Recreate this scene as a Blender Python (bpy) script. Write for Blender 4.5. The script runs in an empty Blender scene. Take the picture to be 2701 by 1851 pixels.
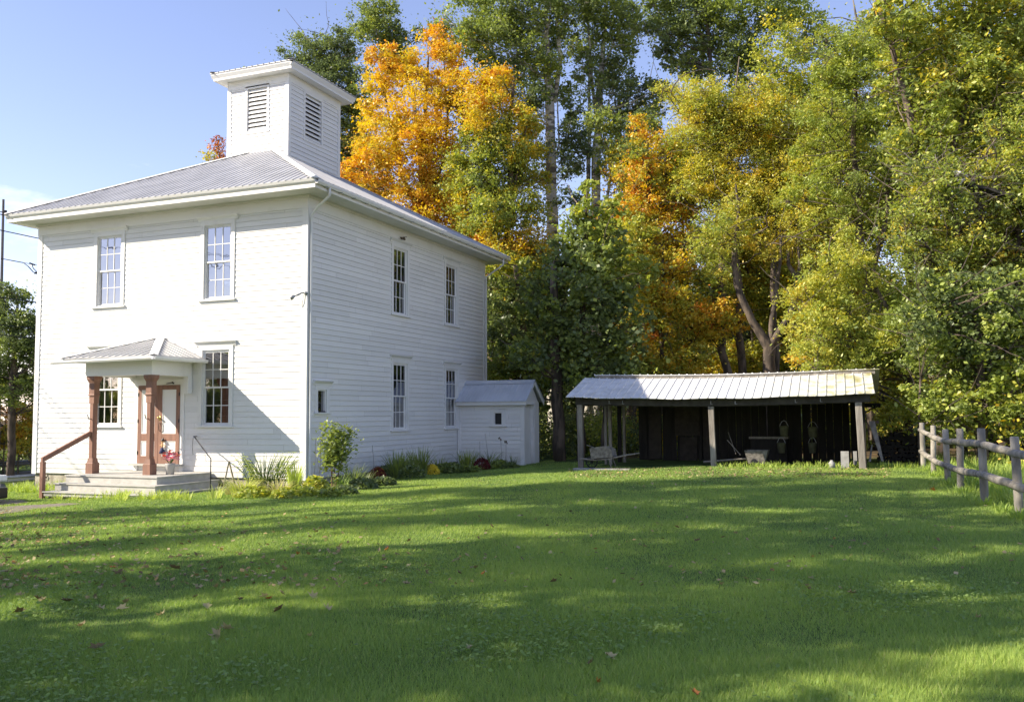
import bpy, math, random
import numpy as np
R=math.radians
S=bpy.context.scene; COL=S.collection
# ---------------- camera ----------------
W0,H0=2701,1851; FPX=2397.09
CAM=np.array([13.9936,-20.2345,1.7001]); YAW,PIT,ROL=-.3821,.0685,-.0063
_f=np.array([math.sin(YAW)*math.cos(PIT),math.cos(YAW)*math.cos(PIT),math.sin(PIT)])
_r0=np.array([math.cos(YAW),-math.sin(YAW),0.]); _u0=np.cross(_r0,_f)
_r=math.cos(ROL)*_r0+math.sin(ROL)*_u0; _u=-math.sin(ROL)*_r0+math.cos(ROL)*_u0
from mathutils import Matrix, Vector
cd=bpy.data.cameras.new('camera'); cd.sensor_width=36; cd.lens=36*FPX/W0; cd.clip_end=3000; cd.clip_start=.05
cam=bpy.data.objects.new('camera',cd); COL.objects.link(cam); S.camera=cam
cam.matrix_world=Matrix([[_r[0],_u[0],-_f[0],CAM[0]],[_r[1],_u[1],-_f[1],CAM[1]],[_r[2],_u[2],-_f[2],CAM[2]],[0,0,0,1]])
def at(px,py,Z):
    "survey point: direction of a pixel of the photograph at distance Z"
    d=_f*FPX+_r*(px-W0/2)-_u*(py-H0/2); return CAM+d/FPX*Z
# ---------------- light ----------------
SUN=np.array([-1.5,-1.0,1.19]); SUN/=np.linalg.norm(SUN)
EL=math.asin(SUN[2]); AZ=math.atan2(SUN[0],SUN[1])
sl=bpy.data.lights.new('sun','SUN'); sl.energy=4.4; sl.angle=R(.5); sl.color=(1,.89,.73)
so=bpy.data.objects.new('sun',sl); COL.objects.link(so)
so.rotation_euler=Vector(SUN).to_track_quat('Z','Y').to_euler()
w=bpy.data.worlds.new('World'); S.world=w; w.use_nodes=True
nt=w.node_tree; nt.nodes.clear(); N=nt.nodes.new; L=nt.links.new
out=N('ShaderNodeOutputWorld'); bg=N('ShaderNodeBackground'); sky=N('ShaderNodeTexSky')
sky.sky_type='NISHITA'; sky.sun_disc=False; sky.sun_elevation=EL; sky.sun_rotation=AZ; sky.air_density=1.0; sky.dust_density=.15; sky.ozone_density=2.2
tc=N('ShaderNodeTexCoord'); mp=N('ShaderNodeMapping'); mp.inputs['Scale'].default_value=(2.2,2.2,7); no=N('ShaderNodeTexNoise'); no.inputs['Scale'].default_value=2.4; no.inputs['Detail'].default_value=7; no.inputs['Roughness'].default_value=.6
cr=N('ShaderNodeValToRGB'); cr.color_ramp.elements[0].position=.57; cr.color_ramp.elements[1].position=.78
L(tc.outputs['Generated'],mp.inputs[0]); L(mp.outputs[0],no.inputs[0]); L(no.outputs[0],cr.inputs[0])
sx=N('ShaderNodeSeparateXYZ'); L(tc.outputs['Generated'],sx.inputs[0])
mr=N('ShaderNodeMapRange'); mr.inputs[1].default_value=.30; mr.inputs[2].default_value=.22; L(sx.outputs[2],mr.inputs[0])
mu=N('ShaderNodeMath'); mu.operation='MULTIPLY'; L(cr.outputs[0],mu.inputs[0]); L(mr.outputs[0],mu.inputs[1])
mx=N('ShaderNodeMix'); mx.data_type='RGBA'; mw=N('ShaderNodeMapRange'); mw.inputs[1].default_value=-.35; mw.inputs[2].default_value=-.7; L(sx.outputs[0],mw.inputs[0]); mu2=N('ShaderNodeMath'); mu2.operation='MULTIPLY'; L(mu.outputs[0],mu2.inputs[0]); L(mw.outputs[0],mu2.inputs[1])
L(mu2.outputs[0],mx.inputs[0]); tn=N('ShaderNodeMix'); tn.data_type='RGBA'; tn.blend_type='MULTIPLY'; tn.inputs[0].default_value=1; tn.inputs[7].default_value=(1.16,.93,.97,1); L(sky.outputs[0],tn.inputs[6]); L(tn.outputs[2],mx.inputs[6]); mx.inputs[7].default_value=(5.2,5.4,6,1)
L(mx.outputs[2],bg.inputs[0]); bg.inputs[1].default_value=.122; L(bg.outputs[0],out.inputs[0])
S.view_settings.view_transform='Standard'; S.view_settings.look='None'; S.view_settings.exposure=1.12; S.view_settings.gamma=1
S.cycles.max_bounces=7; S.cycles.diffuse_bounces=4; S.cycles.transparent_max_bounces=12; S.cycles.sample_clamp_indirect=6
S.cycles.use_denoising=True
# ---------------- ground height ----------------
_gx=[-200,-40,-22,-19,-13,-9.5,-5,-2,0,2.5,4.5,6.5,9,14,25,60,200]; _gz=[-2.2,-1.6,-1.45,-1.4,-.85,-.5,-.40,-.28,-.18,-.09,0.0,.1,.16,.18,.2,.6,2]
def gz(x,y):
    x=np.asarray(x,float); y=np.asarray(y,float)
    z=np.interp(x,_gx,_gz)
    z=z-.07*np.clip((-8-y)/8,0,1)
    z=z+.02*np.sin(x*.9+1)*np.cos(y*.7)+.012*np.sin(x*2.1+y*1.3)
    back=np.clip((y-14)/60,0,1); return z+back*2.0
def g(x,y): return float(gz(x,y))
def gp(px,py):
    "ground point under a pixel direction"
    d=_f*FPX+_r*(px-W0/2)-_u*(py-H0/2); d/=np.linalg.norm(d); t=5.
    for _ in range(60):
        P=CAM+d*t; e=P[2]-g(P[0],P[1]); t+=e/max(-d[2],.02)*.7
    return CAM+d*t
# ---------------- materials ----------------
def mat(name,base,rough=.6,metal=0,spec=.5,noise=None,bump=0,bscale=30,stretch=(1,1,1),nscale=4,detail=5,lo=.35,hi=.65,coord='Object'):
    m=bpy.data.materials.new(name); m.use_nodes=True; t=m.node_tree; b=t.nodes['Principled BSDF']
    b.inputs['Base Color'].default_value=(*base,1); b.inputs['Roughness'].default_value=rough; b.inputs['Metallic'].default_value=metal; b.inputs['Specular IOR Level'].default_value=spec
    if noise or bump:
        c=t.nodes.new('ShaderNodeTexCoord'); mpp=t.nodes.new('ShaderNodeMapping'); mpp.inputs['Scale'].default_value=stretch; t.links.new(c.outputs[coord],mpp.inputs[0])
    if noise:
        n=t.nodes.new('ShaderNodeTexNoise'); n.inputs['Scale'].default_value=nscale; n.inputs['Detail'].default_value=detail; t.links.new(mpp.outputs[0],n.inputs[0])
        rr=t.nodes.new('ShaderNodeValToRGB'); rr.color_ramp.elements[0].position=lo; rr.color_ramp.elements[1].position=hi
        rr.color_ramp.elements[0].color=(*noise,1); rr.color_ramp.elements[1].color=(*base,1); t.links.new(n.outputs[0],rr.inputs[0]); t.links.new(rr.outputs[0],b.inputs['Base Color'])
    if bump:
        n2=t.nodes.new('ShaderNodeTexNoise'); n2.inputs['Scale'].default_value=bscale; n2.inputs['Detail'].default_value=4; t.links.new(mpp.outputs[0],n2.inputs[0])
        bb=t.nodes.new('ShaderNodeBump'); bb.inputs['Strength'].default_value=bump; bb.inputs['Distance'].default_value=.02; t.links.new(n2.outputs[0],bb.inputs['Height']); t.links.new(bb.outputs[0],b.inputs['Normal'])
    return m
M={}
M['white']=mat('white_paint',(.74,.74,.72),.55,noise=(.66,.66,.63),nscale=1.3,lo=.25,hi=.5,stretch=(1,1,.6),bump=.05,bscale=60)
M['trim']=mat('white_trim_paint',(.77,.77,.75),.5,noise=(.69,.69,.66),nscale=2,lo=.25,hi=.45)
M['soffit']=mat('soffit_paint',(.74,.73,.68),.6,noise=(.66,.65,.6),nscale=2)
M['roof']=mat('painted_metal_roofing',(.46,.46,.46),.45,metal=.1,noise=(.37,.37,.37),nscale=1.5)
M['annexroof']=mat('new_metal_roofing',(.60,.63,.69),.4,metal=.15,noise=(.52,.55,.60),nscale=1.5)
M['galv']=mat('weathered_galvanised_roofing',(.80,.80,.79),.4,metal=0,noise=(.62,.62,.60),nscale=3,lo=.3,hi=.6,bump=.1,bscale=8)
M['stone']=mat('fieldstone_foundation',(.46,.42,.34),.9,noise=(.25,.22,.17),nscale=5,bump=.8,bscale=9)
M['brown']=mat('red_brown_paint',(.29,.15,.10),.65,noise=(.21,.11,.075),nscale=9,stretch=(1,1,.2),bump=.2)
M['porch']=mat('grey_deck_paint',(.48,.47,.43),.7,noise=(.40,.39,.35),nscale=6,stretch=(1,1,1),bump=.1)
M['oldwood']=mat('grey_weathered_wood',(.30,.275,.235),.9,noise=(.17,.15,.125),nscale=9,stretch=(1,1,.15),bump=.4,bscale=40)
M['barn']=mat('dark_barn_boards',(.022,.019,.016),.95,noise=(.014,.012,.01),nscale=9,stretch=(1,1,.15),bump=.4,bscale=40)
M['log']=mat('weathered_fence_log',(.36,.33,.275),.9,noise=(.17,.155,.13),nscale=6,stretch=(1,1,.4),bump=.5,bscale=30)
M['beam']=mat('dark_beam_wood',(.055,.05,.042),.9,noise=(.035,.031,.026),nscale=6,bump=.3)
M['barrow']=mat('old_barrow_wood',(.24,.22,.19),.9,noise=(.12,.11,.09),nscale=12,bump=.4)
M['dark']=mat('dark_metal',(.03,.03,.035),.5,metal=.6)
M['steel']=mat('galvanised_steel',(.42,.43,.44),.5,metal=.5,noise=(.33,.34,.35),nscale=3)
M['asph']=mat('worn_asphalt',(.13,.125,.12),.9,noise=(.09,.085,.08),nscale=5,bump=.3)
M['gravel']=mat('brown_gravel_path',(.23,.19,.155),.95,noise=(.14,.115,.09),nscale=9,bump=.6,bscale=50)
M['inside']=mat('plaster_interior',(.16,.155,.15),.9)
M['curtain']=mat('pale_curtain_cloth',(.72,.72,.7),.9)
M['concrete']=mat('grey_concrete',(.36,.355,.34),.9,noise=(.27,.265,.25),nscale=8,bump=.3)
M['yellow_wood']=mat('pale_lath_wood',(.50,.42,.29),.8,noise=(.38,.3,.2),nscale=8)
M['pail']=mat('faded_yellow_enamel',(.13,.13,.075),.8,noise=(.08,.08,.045),nscale=9)
M['pot']=mat('grey_clay_pot',(.42,.41,.39),.8)
M['pink']=mat('pink_petals',(.75,.12,.32),.7,noise=(.8,.35,.55),nscale=25); M['orange']=mat('orange_petals',(.8,.22,.06),.7,noise=(.75,.08,.08),nscale=20)
M['navy']=mat('navy_cloth',(.03,.035,.10),.8); M['tan']=mat('tan_straw',(.65,.40,.2),.9); M['black']=mat('black_plastic',(.015,.015,.017),.35)
M['carpaint']=mat('silver_car_paint',(.55,.55,.52),.25,metal=.5); M['lamp']=mat('headlight_lens',(.75,.77,.78),.08,spec=.8)
M['tyre']=mat('tyre_rubber',(.02,.02,.02),.9); M['brass']=mat('brass',(.55,.42,.15),.35,metal=.9)
def siding_mat():
    m=bpy.data.materials.new('painted_clapboard'); m.use_nodes=True; t=m.node_tree; b=t.nodes['Principled BSDF']; n=t.nodes.new; l=t.links.new
    b.inputs['Roughness'].default_value=.55
    def math_(op,a,v=None,c=None):
        q=n('ShaderNodeMath'); q.operation=op
        for i_,x in enumerate((a,v,c)):
            if x is None: continue
            if hasattr(x,'links'): l(x,q.inputs[i_])
            else: q.inputs[i_].default_value=x
        return q.outputs[0]
    c=n('ShaderNodeTexCoord'); sx=n('ShaderNodeSeparateXYZ'); l(c.outputs['Object'],sx.inputs[0])
    zc=math_('FLOOR',math_('DIVIDE',math_('ADD',sx.outputs[2],-.2),.149))
    wn=n('ShaderNodeTexWhiteNoise'); wn.noise_dimensions='1D'; l(zc,wn.inputs['W'])
    u=math_('ADD',math_('ADD',sx.outputs[0],sx.outputs[1]),math_('MULTIPLY',wn.outputs[0],3.1)); u=math_('DIVIDE',u,3.1)
    cell=math_('FLOOR',u); fr=math_('FRACT',u); joint=math_('LESS_THAN',fr,.0022)
    cv=n('ShaderNodeCombineXYZ'); l(cell,cv.inputs[0]); l(zc,cv.inputs[1]); w2=n('ShaderNodeTexWhiteNoise'); w2.noise_dimensions='3D'; l(cv.outputs[0],w2.inputs['Vector'])
    ns=n('ShaderNodeTexNoise'); ns.inputs['Scale'].default_value=1.6; ns.inputs['Detail'].default_value=8; mp_=n('ShaderNodeMapping'); mp_.inputs['Scale'].default_value=(1,1,.5); l(c.outputs['Object'],mp_.inputs[0]); l(mp_.outputs[0],ns.inputs[0])
    v=math_('MULTIPLY_ADD',w2.outputs[0],.075,.69); v=math_('MULTIPLY_ADD',ns.outputs[0],.07,v)
    # mud splash along the bottom boards
    dz=n('ShaderNodeMapRange'); dz.inputs[1].default_value=.85; dz.inputs[2].default_value=.15; l(sx.outputs[2],dz.inputs[0])
    n2=n('ShaderNodeTexNoise'); n2.inputs['Scale'].default_value=5; n2.inputs['Detail'].default_value=8; l(c.outputs['Object'],n2.inputs[0])
    dirt=math_('MULTIPLY',math_('MULTIPLY',dz.outputs[0],n2.outputs[0]),.75)
    cc=n('ShaderNodeCombineColor'); l(v,cc.inputs[0]); l(v,cc.inputs[1]); l(math_('MULTIPLY',v,.975),cc.inputs[2])
    m1=n('ShaderNodeMix'); m1.data_type='RGBA'; l(dirt,m1.inputs[0]); l(cc.outputs[0],m1.inputs[6]); m1.inputs[7].default_value=(.40,.37,.28,1)
    # chips where old paint has come away
    n3=n('ShaderNodeTexNoise'); n3.inputs['Scale'].default_value=16; n3.inputs['Detail'].default_value=6; mp3=n('ShaderNodeMapping'); mp3.inputs['Scale'].default_value=(.5,.5,3); l(c.outputs['Object'],mp3.inputs[0]); l(mp3.outputs[0],n3.inputs[0])
    chip=math_('MULTIPLY',math_('GREATER_THAN',n3.outputs[0],.70),.35)
    m2=n('ShaderNodeMix'); m2.data_type='RGBA'; l(math_('MAXIMUM',chip,math_('MULTIPLY',joint,.7)),m2.inputs[0]); l(m1.outputs[2],m2.inputs[6]); m2.inputs[7].default_value=(.30,.28,.25,1)
    l(m2.outputs[2],b.inputs['Base Color'])
    return m
M['siding']=siding_mat()
# fence log colour etc. live in world space so every log differs
def glass_mat():
    m=bpy.data.materials.new('old_window_glass'); m.use_nodes=True; t=m.node_tree; t.nodes.clear(); n=t.nodes.new; l=t.links.new
    o=n('ShaderNodeOutputMaterial'); mxs=n('ShaderNodeMixShader'); tr=n('ShaderNodeBsdfTransparent'); tr.inputs[0].default_value=(.2,.21,.21,1)
    gl=n('ShaderNodeBsdfGlossy'); gl.inputs['Roughness'].default_value=.02; gl.inputs[0].default_value=(.66,.66,.68,1)
    fr=n('ShaderNodeFresnel'); fr.inputs[0].default_value=1.5; ma=n('ShaderNodeMath'); ma.operation='MULTIPLY_ADD'; ma.inputs[1].default_value=1.6; ma.inputs[2].default_value=.38
    nz=n('ShaderNodeTexNoise'); nz.inputs['Scale'].default_value=1.6; bp=n('ShaderNodeBump'); bp.inputs['Strength'].default_value=.12; bp.inputs['Distance'].default_value=.04
    c=n('ShaderNodeTexCoord'); l(c.outputs['Object'],nz.inputs[0]); l(nz.outputs[0],bp.inputs['Height']); l(bp.outputs[0],gl.inputs['Normal'])
    l(fr.outputs[0],ma.inputs[0]); l(ma.outputs[0],mxs.inputs[0]); l(tr.outputs[0],mxs.inputs[1]); l(gl.outputs[0],mxs.inputs[2]); l(mxs.outputs[0],o.inputs[0]); return m
M['glass']=glass_mat()
def shedroof_mat():
    m=M['galv'].copy(); m.name='mossy_shed_roofing'; t=m.node_tree; b=t.nodes['Principled BSDF']; n=t.nodes.new; l=t.links.new
    src=b.inputs['Base Color'].links[0].from_socket
    c=n('ShaderNodeTexCoord'); sx=n('ShaderNodeSeparateXYZ'); l(c.outputs['Object'],sx.inputs[0])
    # moss on the east end (a real stain), rust near the ridge
    mr=n('ShaderNodeMapRange'); mr.inputs[1].default_value=.6; mr.inputs[2].default_value=4.0; l(sx.outputs[0],mr.inputs[0])
    nn=n('ShaderNodeTexNoise'); nn.inputs['Scale'].default_value=3; nn.inputs['Detail'].default_value=8; l(c.outputs['Object'],nn.inputs[0])
    mm=n('ShaderNodeMath'); mm.operation='MULTIPLY'; l(mr.outputs[0],mm.inputs[0]); rr=n('ShaderNodeValToRGB'); rr.color_ramp.elements[0].position=.38; rr.color_ramp.elements[1].position=.62; l(nn.outputs[0],rr.inputs[0]); l(rr.outputs[0],mm.inputs[1])
    mx=n('ShaderNodeMix'); mx.data_type='RGBA'; l(mm.outputs[0],mx.inputs[0]); l(src,mx.inputs[6]); mx.inputs[7].default_value=(.36,.34,.14,1)
    n3=n('ShaderNodeTexNoise'); n3.inputs['Scale'].default_value=14; n3.inputs['Detail'].default_value=6; l(c.outputs['Object'],n3.inputs[0]); r3=n('ShaderNodeValToRGB'); r3.color_ramp.elements[0].position=.66; r3.color_ramp.elements[1].position=.72; l(n3.outputs[0],r3.inputs[0])
    m3=n('ShaderNodeMath'); m3.operation='MULTIPLY'; m3.inputs[1].default_value=.5; l(r3.outputs[0],m3.inputs[0])
    m4=n('ShaderNodeMix'); m4.data_type='RGBA'; l(m3.outputs[0],m4.inputs[0]); l(mx.outputs[2],m4.inputs[6]); m4.inputs[7].default_value=(.22,.13,.09,1)
    l(m4.outputs[2],b.inputs['Base Color']); return m
M['shedroof']=shedroof_mat()
def leaf_mat(name,stops,trans=.35,rough=.42,tscale=1.0):
    m=bpy.data.materials.new(name); m.use_nodes=True; t=m.node_tree; t.nodes.clear(); n=t.nodes.new; l=t.links.new
    o=n('ShaderNodeOutputMaterial'); a=n('ShaderNodeAttribute'); a.attribute_name='hue'; r=n('ShaderNodeValToRGB')
    e=r.color_ramp.elements
    while len(e)>1: e.remove(e[0])
    e[0].position=stops[0][0]; e[0].color=(*stops[0][1],1)
    for p,c in stops[1:]: x=e.new(p); x.color=(*c,1)
    l(a.outputs['Fac'],r.inputs[0])
    b=n('ShaderNodeBsdfPrincipled'); b.inputs['Roughness'].default_value=rough; b.inputs['Specular IOR Level'].default_value=.42; l(r.outputs[0],b.inputs['Base Color'])
    tr=n('ShaderNodeBsdfTranslucent'); hs=n('ShaderNodeHueSaturation'); hs.inputs['Saturation'].default_value=1.15; hs.inputs['Value'].default_value=1.5*tscale; l(r.outputs[0],hs.inputs['Color']); l(hs.outputs[0],tr.inputs[0])
    mx=n('ShaderNodeMixShader'); mx.inputs[0].default_value=trans; l(b.outputs[0],mx.inputs[1]); l(tr.outputs[0],mx.inputs[2]); l(mx.outputs[0],o.inputs[0]); return m
M['leaf']=leaf_mat('autumn_foliage',[(0,(.09,.12,.06)),(.18,(.16,.205,.08)),(.38,(.32,.385,.08)),(.52,(.50,.48,.09)),(.66,(.66,.50,.07)),(.78,(.68,.38,.06)),(.9,(.50,.17,.035)),(1,(.28,.09,.04))])
M['grass']=leaf_mat('lawn_grass',[(0,(.155,.225,.065)),(.35,(.265,.385,.095)),(.65,(.43,.54,.11)),(.9,(.56,.58,.18)),(1,(.52,.46,.25))],trans=.38,rough=.6,tscale=.9)
M['litter']=leaf_mat('dry_fallen_leaf',[(0,(.09,.065,.025)),(.4,(.27,.205,.085)),(.75,(.48,.40,.20)),(.88,(.5,.22,.05)),(1,(.45,.08,.04))],trans=.15,rough=.7)
M['bloom']=leaf_mat('garden_blooms',[(0,(.12,.02,.02)),(.4,(.22,.03,.03)),(.6,(.7,.55,.04)),(1,(.95,.80,.10))],trans=.15,rough=.7)
def bark(name,a,b,sc,st=(1,1,.25),lo=.4,hi=.6): return mat(name,a,.9,noise=b,nscale=sc,stretch=st,lo=lo,hi=hi,bump=.6,bscale=25)
M['bark']=bark('dark_bark',(.15,.115,.085),(.055,.043,.033),6)
M['barkg']=bark('grey_bark',(.19,.165,.14),(.10,.085,.07),6)
M['poplar']=bark('pale_poplar_bark',(.55,.52,.46),(.16,.145,.12),1.3,(1,1,3),.40,.47)
# ---------------- mesh helpers ----------------
ORG={}
def tag(o,label=None,cat=None,group=None,kind=None):
    if label: o['label']=label
    if cat: o['category']=cat
    if group: o['group']=group
    if kind: o['kind']=kind
    return o
def thing(name,loc,label,cat,group=None):
    o=bpy.data.objects.new(name,None); COL.objects.link(o); o.location=loc; o.empty_display_size=.3; ORG[o]=np.array(loc,float); return tag(o,label,cat,group)
class MB:
    def __init__(s): s.v=[]; s.f=[]
    def add(s,vs,fs):
        k=len(s.v); s.v+=[tuple(map(float,x)) for x in vs]; s.f+=[tuple(i+k for i in f) for f in fs]; return s
    def quad(s,a,b,c,d): return s.add([a,b,c,d],[(0,1,2,3)])
    def box(s,x0,x1,y0,y1,z0,z1):
        return s.add([(x0,y0,z0),(x1,y0,z0),(x1,y1,z0),(x0,y1,z0),(x0,y0,z1),(x1,y0,z1),(x1,y1,z1),(x0,y1,z1)],[(0,3,2,1),(4,5,6,7),(0,1,5,4),(1,2,6,5),(2,3,7,6),(3,0,4,7)])
    def obox(s,o,ux,uy,uz,a0,a1,b0,b1,c0,c1):
        o,ux,uy,uz=map(np.array,(o,ux,uy,uz)); P=lambda a,b,c:o+ux*a+uy*b+uz*c
        return s.add([P(a0,b0,c0),P(a1,b0,c0),P(a1,b1,c0),P(a0,b1,c0),P(a0,b0,c1),P(a1,b0,c1),P(a1,b1,c1),P(a0,b1,c1)],[(0,3,2,1),(4,5,6,7),(0,1,5,4),(1,2,6,5),(2,3,7,6),(3,0,4,7)])
    def prism(s,poly,d):
        n=len(poly); d=np.array(d,float); a=[np.array(p,float) for p in poly]; b=[p+d for p in a]
        return s.add(a+b,[tuple(range(n-1,-1,-1)),tuple(range(n,2*n))]+[(i,(i+1)%n,n+(i+1)%n,n+i) for i in range(n)])
    def tube(s,path,rad,n=6,cap=True,jit=0,rng=random):
        P=[np.array(p,float) for p in path]; 
        if not hasattr(rad,'__len__'): rad=[rad]*len(P)
        k=len(s.v); up=None
        for i,p in enumerate(P):
            t=P[min(i+1,len(P)-1)]-P[max(i-1,0)]; t=t/(np.linalg.norm(t)+1e-9)
            if up is None:
                up=np.array([0,0,1.]) if abs(t[2])<.9 else np.array([1.,0,0])
            a=np.cross(t,up); a/=np.linalg.norm(a)+1e-9; b=np.cross(a,t); up=b
            for j in range(n):
                q=2*math.pi*j/n; r=rad[i]*(1+(rng.uniform(-jit,jit) if jit else 0))
                s.v.append(tuple(p+(a*math.cos(q)+b*math.sin(q))*r))
        for i in range(len(P)-1):
            for j in range(n):
                s.f.append((k+i*n+j,k+i*n+(j+1)%n,k+(i+1)*n+(j+1)%n,k+(i+1)*n+j))
        if cap: s.f.append(tuple(k+j for j in range(n-1,-1,-1))); s.f.append(tuple(k+(len(P)-1)*n+j for j in range(n)))
        return s
    def build(s,name,m,parent=None,label=None,smooth=False,bevel=0):
        me=bpy.data.meshes.new(name); o=bpy.data.objects.new(name,me); COL.objects.link(o)
        og=np.zeros(3)
        if parent is not None: o.parent=parent; og=ORG[parent]
        ORG[o]=og
        me.from_pydata([(a-og[0],b-og[1],c-og[2]) for a,b,c in s.v],[],s.f); me.update()
        me.materials.append(m)
        if smooth: me.polygons.foreach_set('use_smooth',[True]*len(me.polygons))
        if bevel:
            b=o.modifiers.new('bevel','BEVEL'); b.width=bevel; b.segments=2; b.limit_method='ANGLE'
        if label: o['label']=label
        return o
def lone(mb,name,m,label,cat,group=None,kind=None,smooth=False):
    o=mb.build(name,m,None,None,smooth); return tag(o,label,cat,group,kind)
def np_mesh(name,V,F,m,hue=None,parent=None):
    "V (n,3) ; F (k,3|4) with equal corner count"
    me=bpy.data.meshes.new(name); og=ORG[parent] if parent is not None else np.zeros(3)
    V=(V-og).astype(np.float32); k=F.shape[1]
    me.vertices.add(len(V)); me.vertices.foreach_set('co',V.ravel())
    me.loops.add(F.size); me.loops.foreach_set('vertex_index',F.astype(np.int32).ravel())
    me.polygons.add(len(F)); me.polygons.foreach_set('loop_start',(np.arange(len(F))*k).astype(np.int32)); me.polygons.foreach_set('loop_total',np.full(len(F),k,np.int32))
    if hue is not None:
        a=me.attributes.new('hue','FLOAT','POINT'); a.data.foreach_set('value',np.clip(hue,0,1).astype(np.float32))
    me.update(calc_edges=True); me.materials.append(m)
    o=bpy.data.objects.new(name,me); COL.objects.link(o)
    if parent is not None: o.parent=parent
    ORG[o]=og; return o
# ================= GROUND =================
def grid(x0,x1,y0,y1,st):
    xs=np.arange(x0,x1+1e-6,st); ys=np.arange(y0,y1+1e-6,st); X,Y=np.meshgrid(xs,ys); nx,ny=len(xs),len(ys)
    i=np.arange(nx*ny).reshape(ny,nx); F=np.stack([i[:-1,:-1],i[:-1,1:],i[1:,1:],i[1:,:-1]],-1).reshape(-1,4); return X,Y,F
def ground_mat():
    m=bpy.data.materials.new('ground_soil_and_turf'); m.use_nodes=True; t=m.node_tree; b=t.nodes['Principled BSDF']; n=t.nodes.new; l=t.links.new
    b.inputs['Roughness'].default_value=.95; b.inputs['Specular IOR Level'].default_value=.2
    c=n('ShaderNodeTexCoord'); a=n('ShaderNodeTexNoise'); a.inputs['Scale'].default_value=1.1; a.inputs['Detail'].default_value=8; l(c.outputs['Object'],a.inputs[0])
    r=n('ShaderNodeValToRGB'); r.color_ramp.elements[0].position=.35; r.color_ramp.elements[0].color=(.045,.08,.02,1); r.color_ramp.elements[1].position=.65; r.color_ramp.elements[1].color=(.08,.13,.03,1); l(a.outputs[0],r.inputs[0])
    a2=n('ShaderNodeTexNoise'); a2.inputs['Scale'].default_value=3; a2.inputs['Detail'].default_value=8; l(c.outputs['Object'],a2.inputs[0])
    r2=n('ShaderNodeValToRGB'); r2.color_ramp.elements[0].position=.4; r2.color_ramp.elements[0].color=(.05,.04,.025,1); r2.color_ramp.elements[1].position=.62; r2.color_ramp.elements[1].color=(.15,.10,.045,1); l(a2.outputs[0],r2.inputs[0])
    at_=n('ShaderNodeAttribute'); at_.attribute_name='hue'; mx=n('ShaderNodeMix'); mx.data_type='RGBA'; l(at_.outputs['Fac'],mx.inputs[0]); l(r.outputs[0],mx.inputs[6]); l(r2.outputs[0],mx.inputs[7]); l(mx.outputs[2],b.inputs['Base Color'])
    bp=n('ShaderNodeBump'); bp.inputs['Strength'].default_value=.6; bp.inputs['Distance'].default_value=.03; a3=n('ShaderNodeTexNoise'); a3.inputs['Scale'].default_value=25; l(c.outputs['Object'],a3.inputs[0]); l(a3.outputs[0],bp.inputs['Height']); l(bp.outputs[0],b.inputs['Normal'])
    return m
xs=np.concatenate([np.linspace(-400,-45,12),np.arange(-40,45,1.0),np.linspace(50,400,12)]); ys=np.concatenate([np.linspace(-300,-45,9),np.arange(-40,40,1.0),np.linspace(45,600,16)])
X,Y=np.meshgrid(xs,ys); i=np.arange(X.size).reshape(X.shape); F=np.stack([i[:-1,:-1],i[:-1,1:],i[1:,1:],i[1:,:-1]],-1).reshape(-1,4)
forest=((X>0)&(X<1.2)&(Y>-.6)&(Y<9.3)).astype(float)+np.clip((Y-10.8)/1.5,0,1)*np.clip((X-3)/2,0,1)+np.clip((Y-20)/3,0,1)+np.clip((X-20.0-.15*(Y+10))/1.5,0,1)
gr=np_mesh('ground',np.stack([X,Y,gz(X,Y)],-1).reshape(-1,3),F,ground_mat(),hue=np.clip(forest,0,1).ravel()); gr['kind']='structure'
# road west of the hall, runs along y
X,Y,F=grid(-31,-21,-150,200,5); o=np_mesh('road',np.stack([X,Y,gz(X,Y)+.03],-1).reshape(-1,3),F,M['asph']); o['kind']='structure'
mb=MB()
for y in range(-150,200,3):
    mb.quad((-26.05,y,g(-26,y)+.045),(-25.93,y,g(-26,y)+.045),(-25.93,y+3,g(-26,y+3)+.045),(-26.05,y+3,g(-26,y+3)+.045))
o=mb.build('road_markings',mat('yellow_road_paint',(.6,.42,.08),.8)); o['kind']='structure'
def patch(name,pts,m,dz):
    P=[gp(*q) for q in pts]; c=sum(P)/len(P); mb=MB(); n=len(P)
    ring=[]
    rg=random.Random(5)
    for i in range(n):
        a,b=P[i],P[(i+1)%n]
        for k in range(6):
            q=a+(b-a)*k/6; q=q+(q-c)*rg.uniform(-.03,.05); ring.append(q)
    mb.v=[(c[0],c[1],g(c[0],c[1])+dz)]+[(q[0],q[1],g(q[0],q[1])+dz) for q in ring]; k=len(ring); mb.f=[(0,1+i,1+(i+1)%k) for i in range(k)]
    o=mb.build(name,m); o['kind']='structure'; return o
patch('driveway',[(-700,1345),(0,1346),(66,1336),(170,1329),(215,1330),(165,1336),(90,1344),(0,1358),(-700,1400)],M['gravel'],.02)
patch('path',[(-500,1328),(20,1322),(62,1320),(70,1324),(45,1330),(0,1333),(-500,1345)],M['gravel'],.02)
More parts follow.
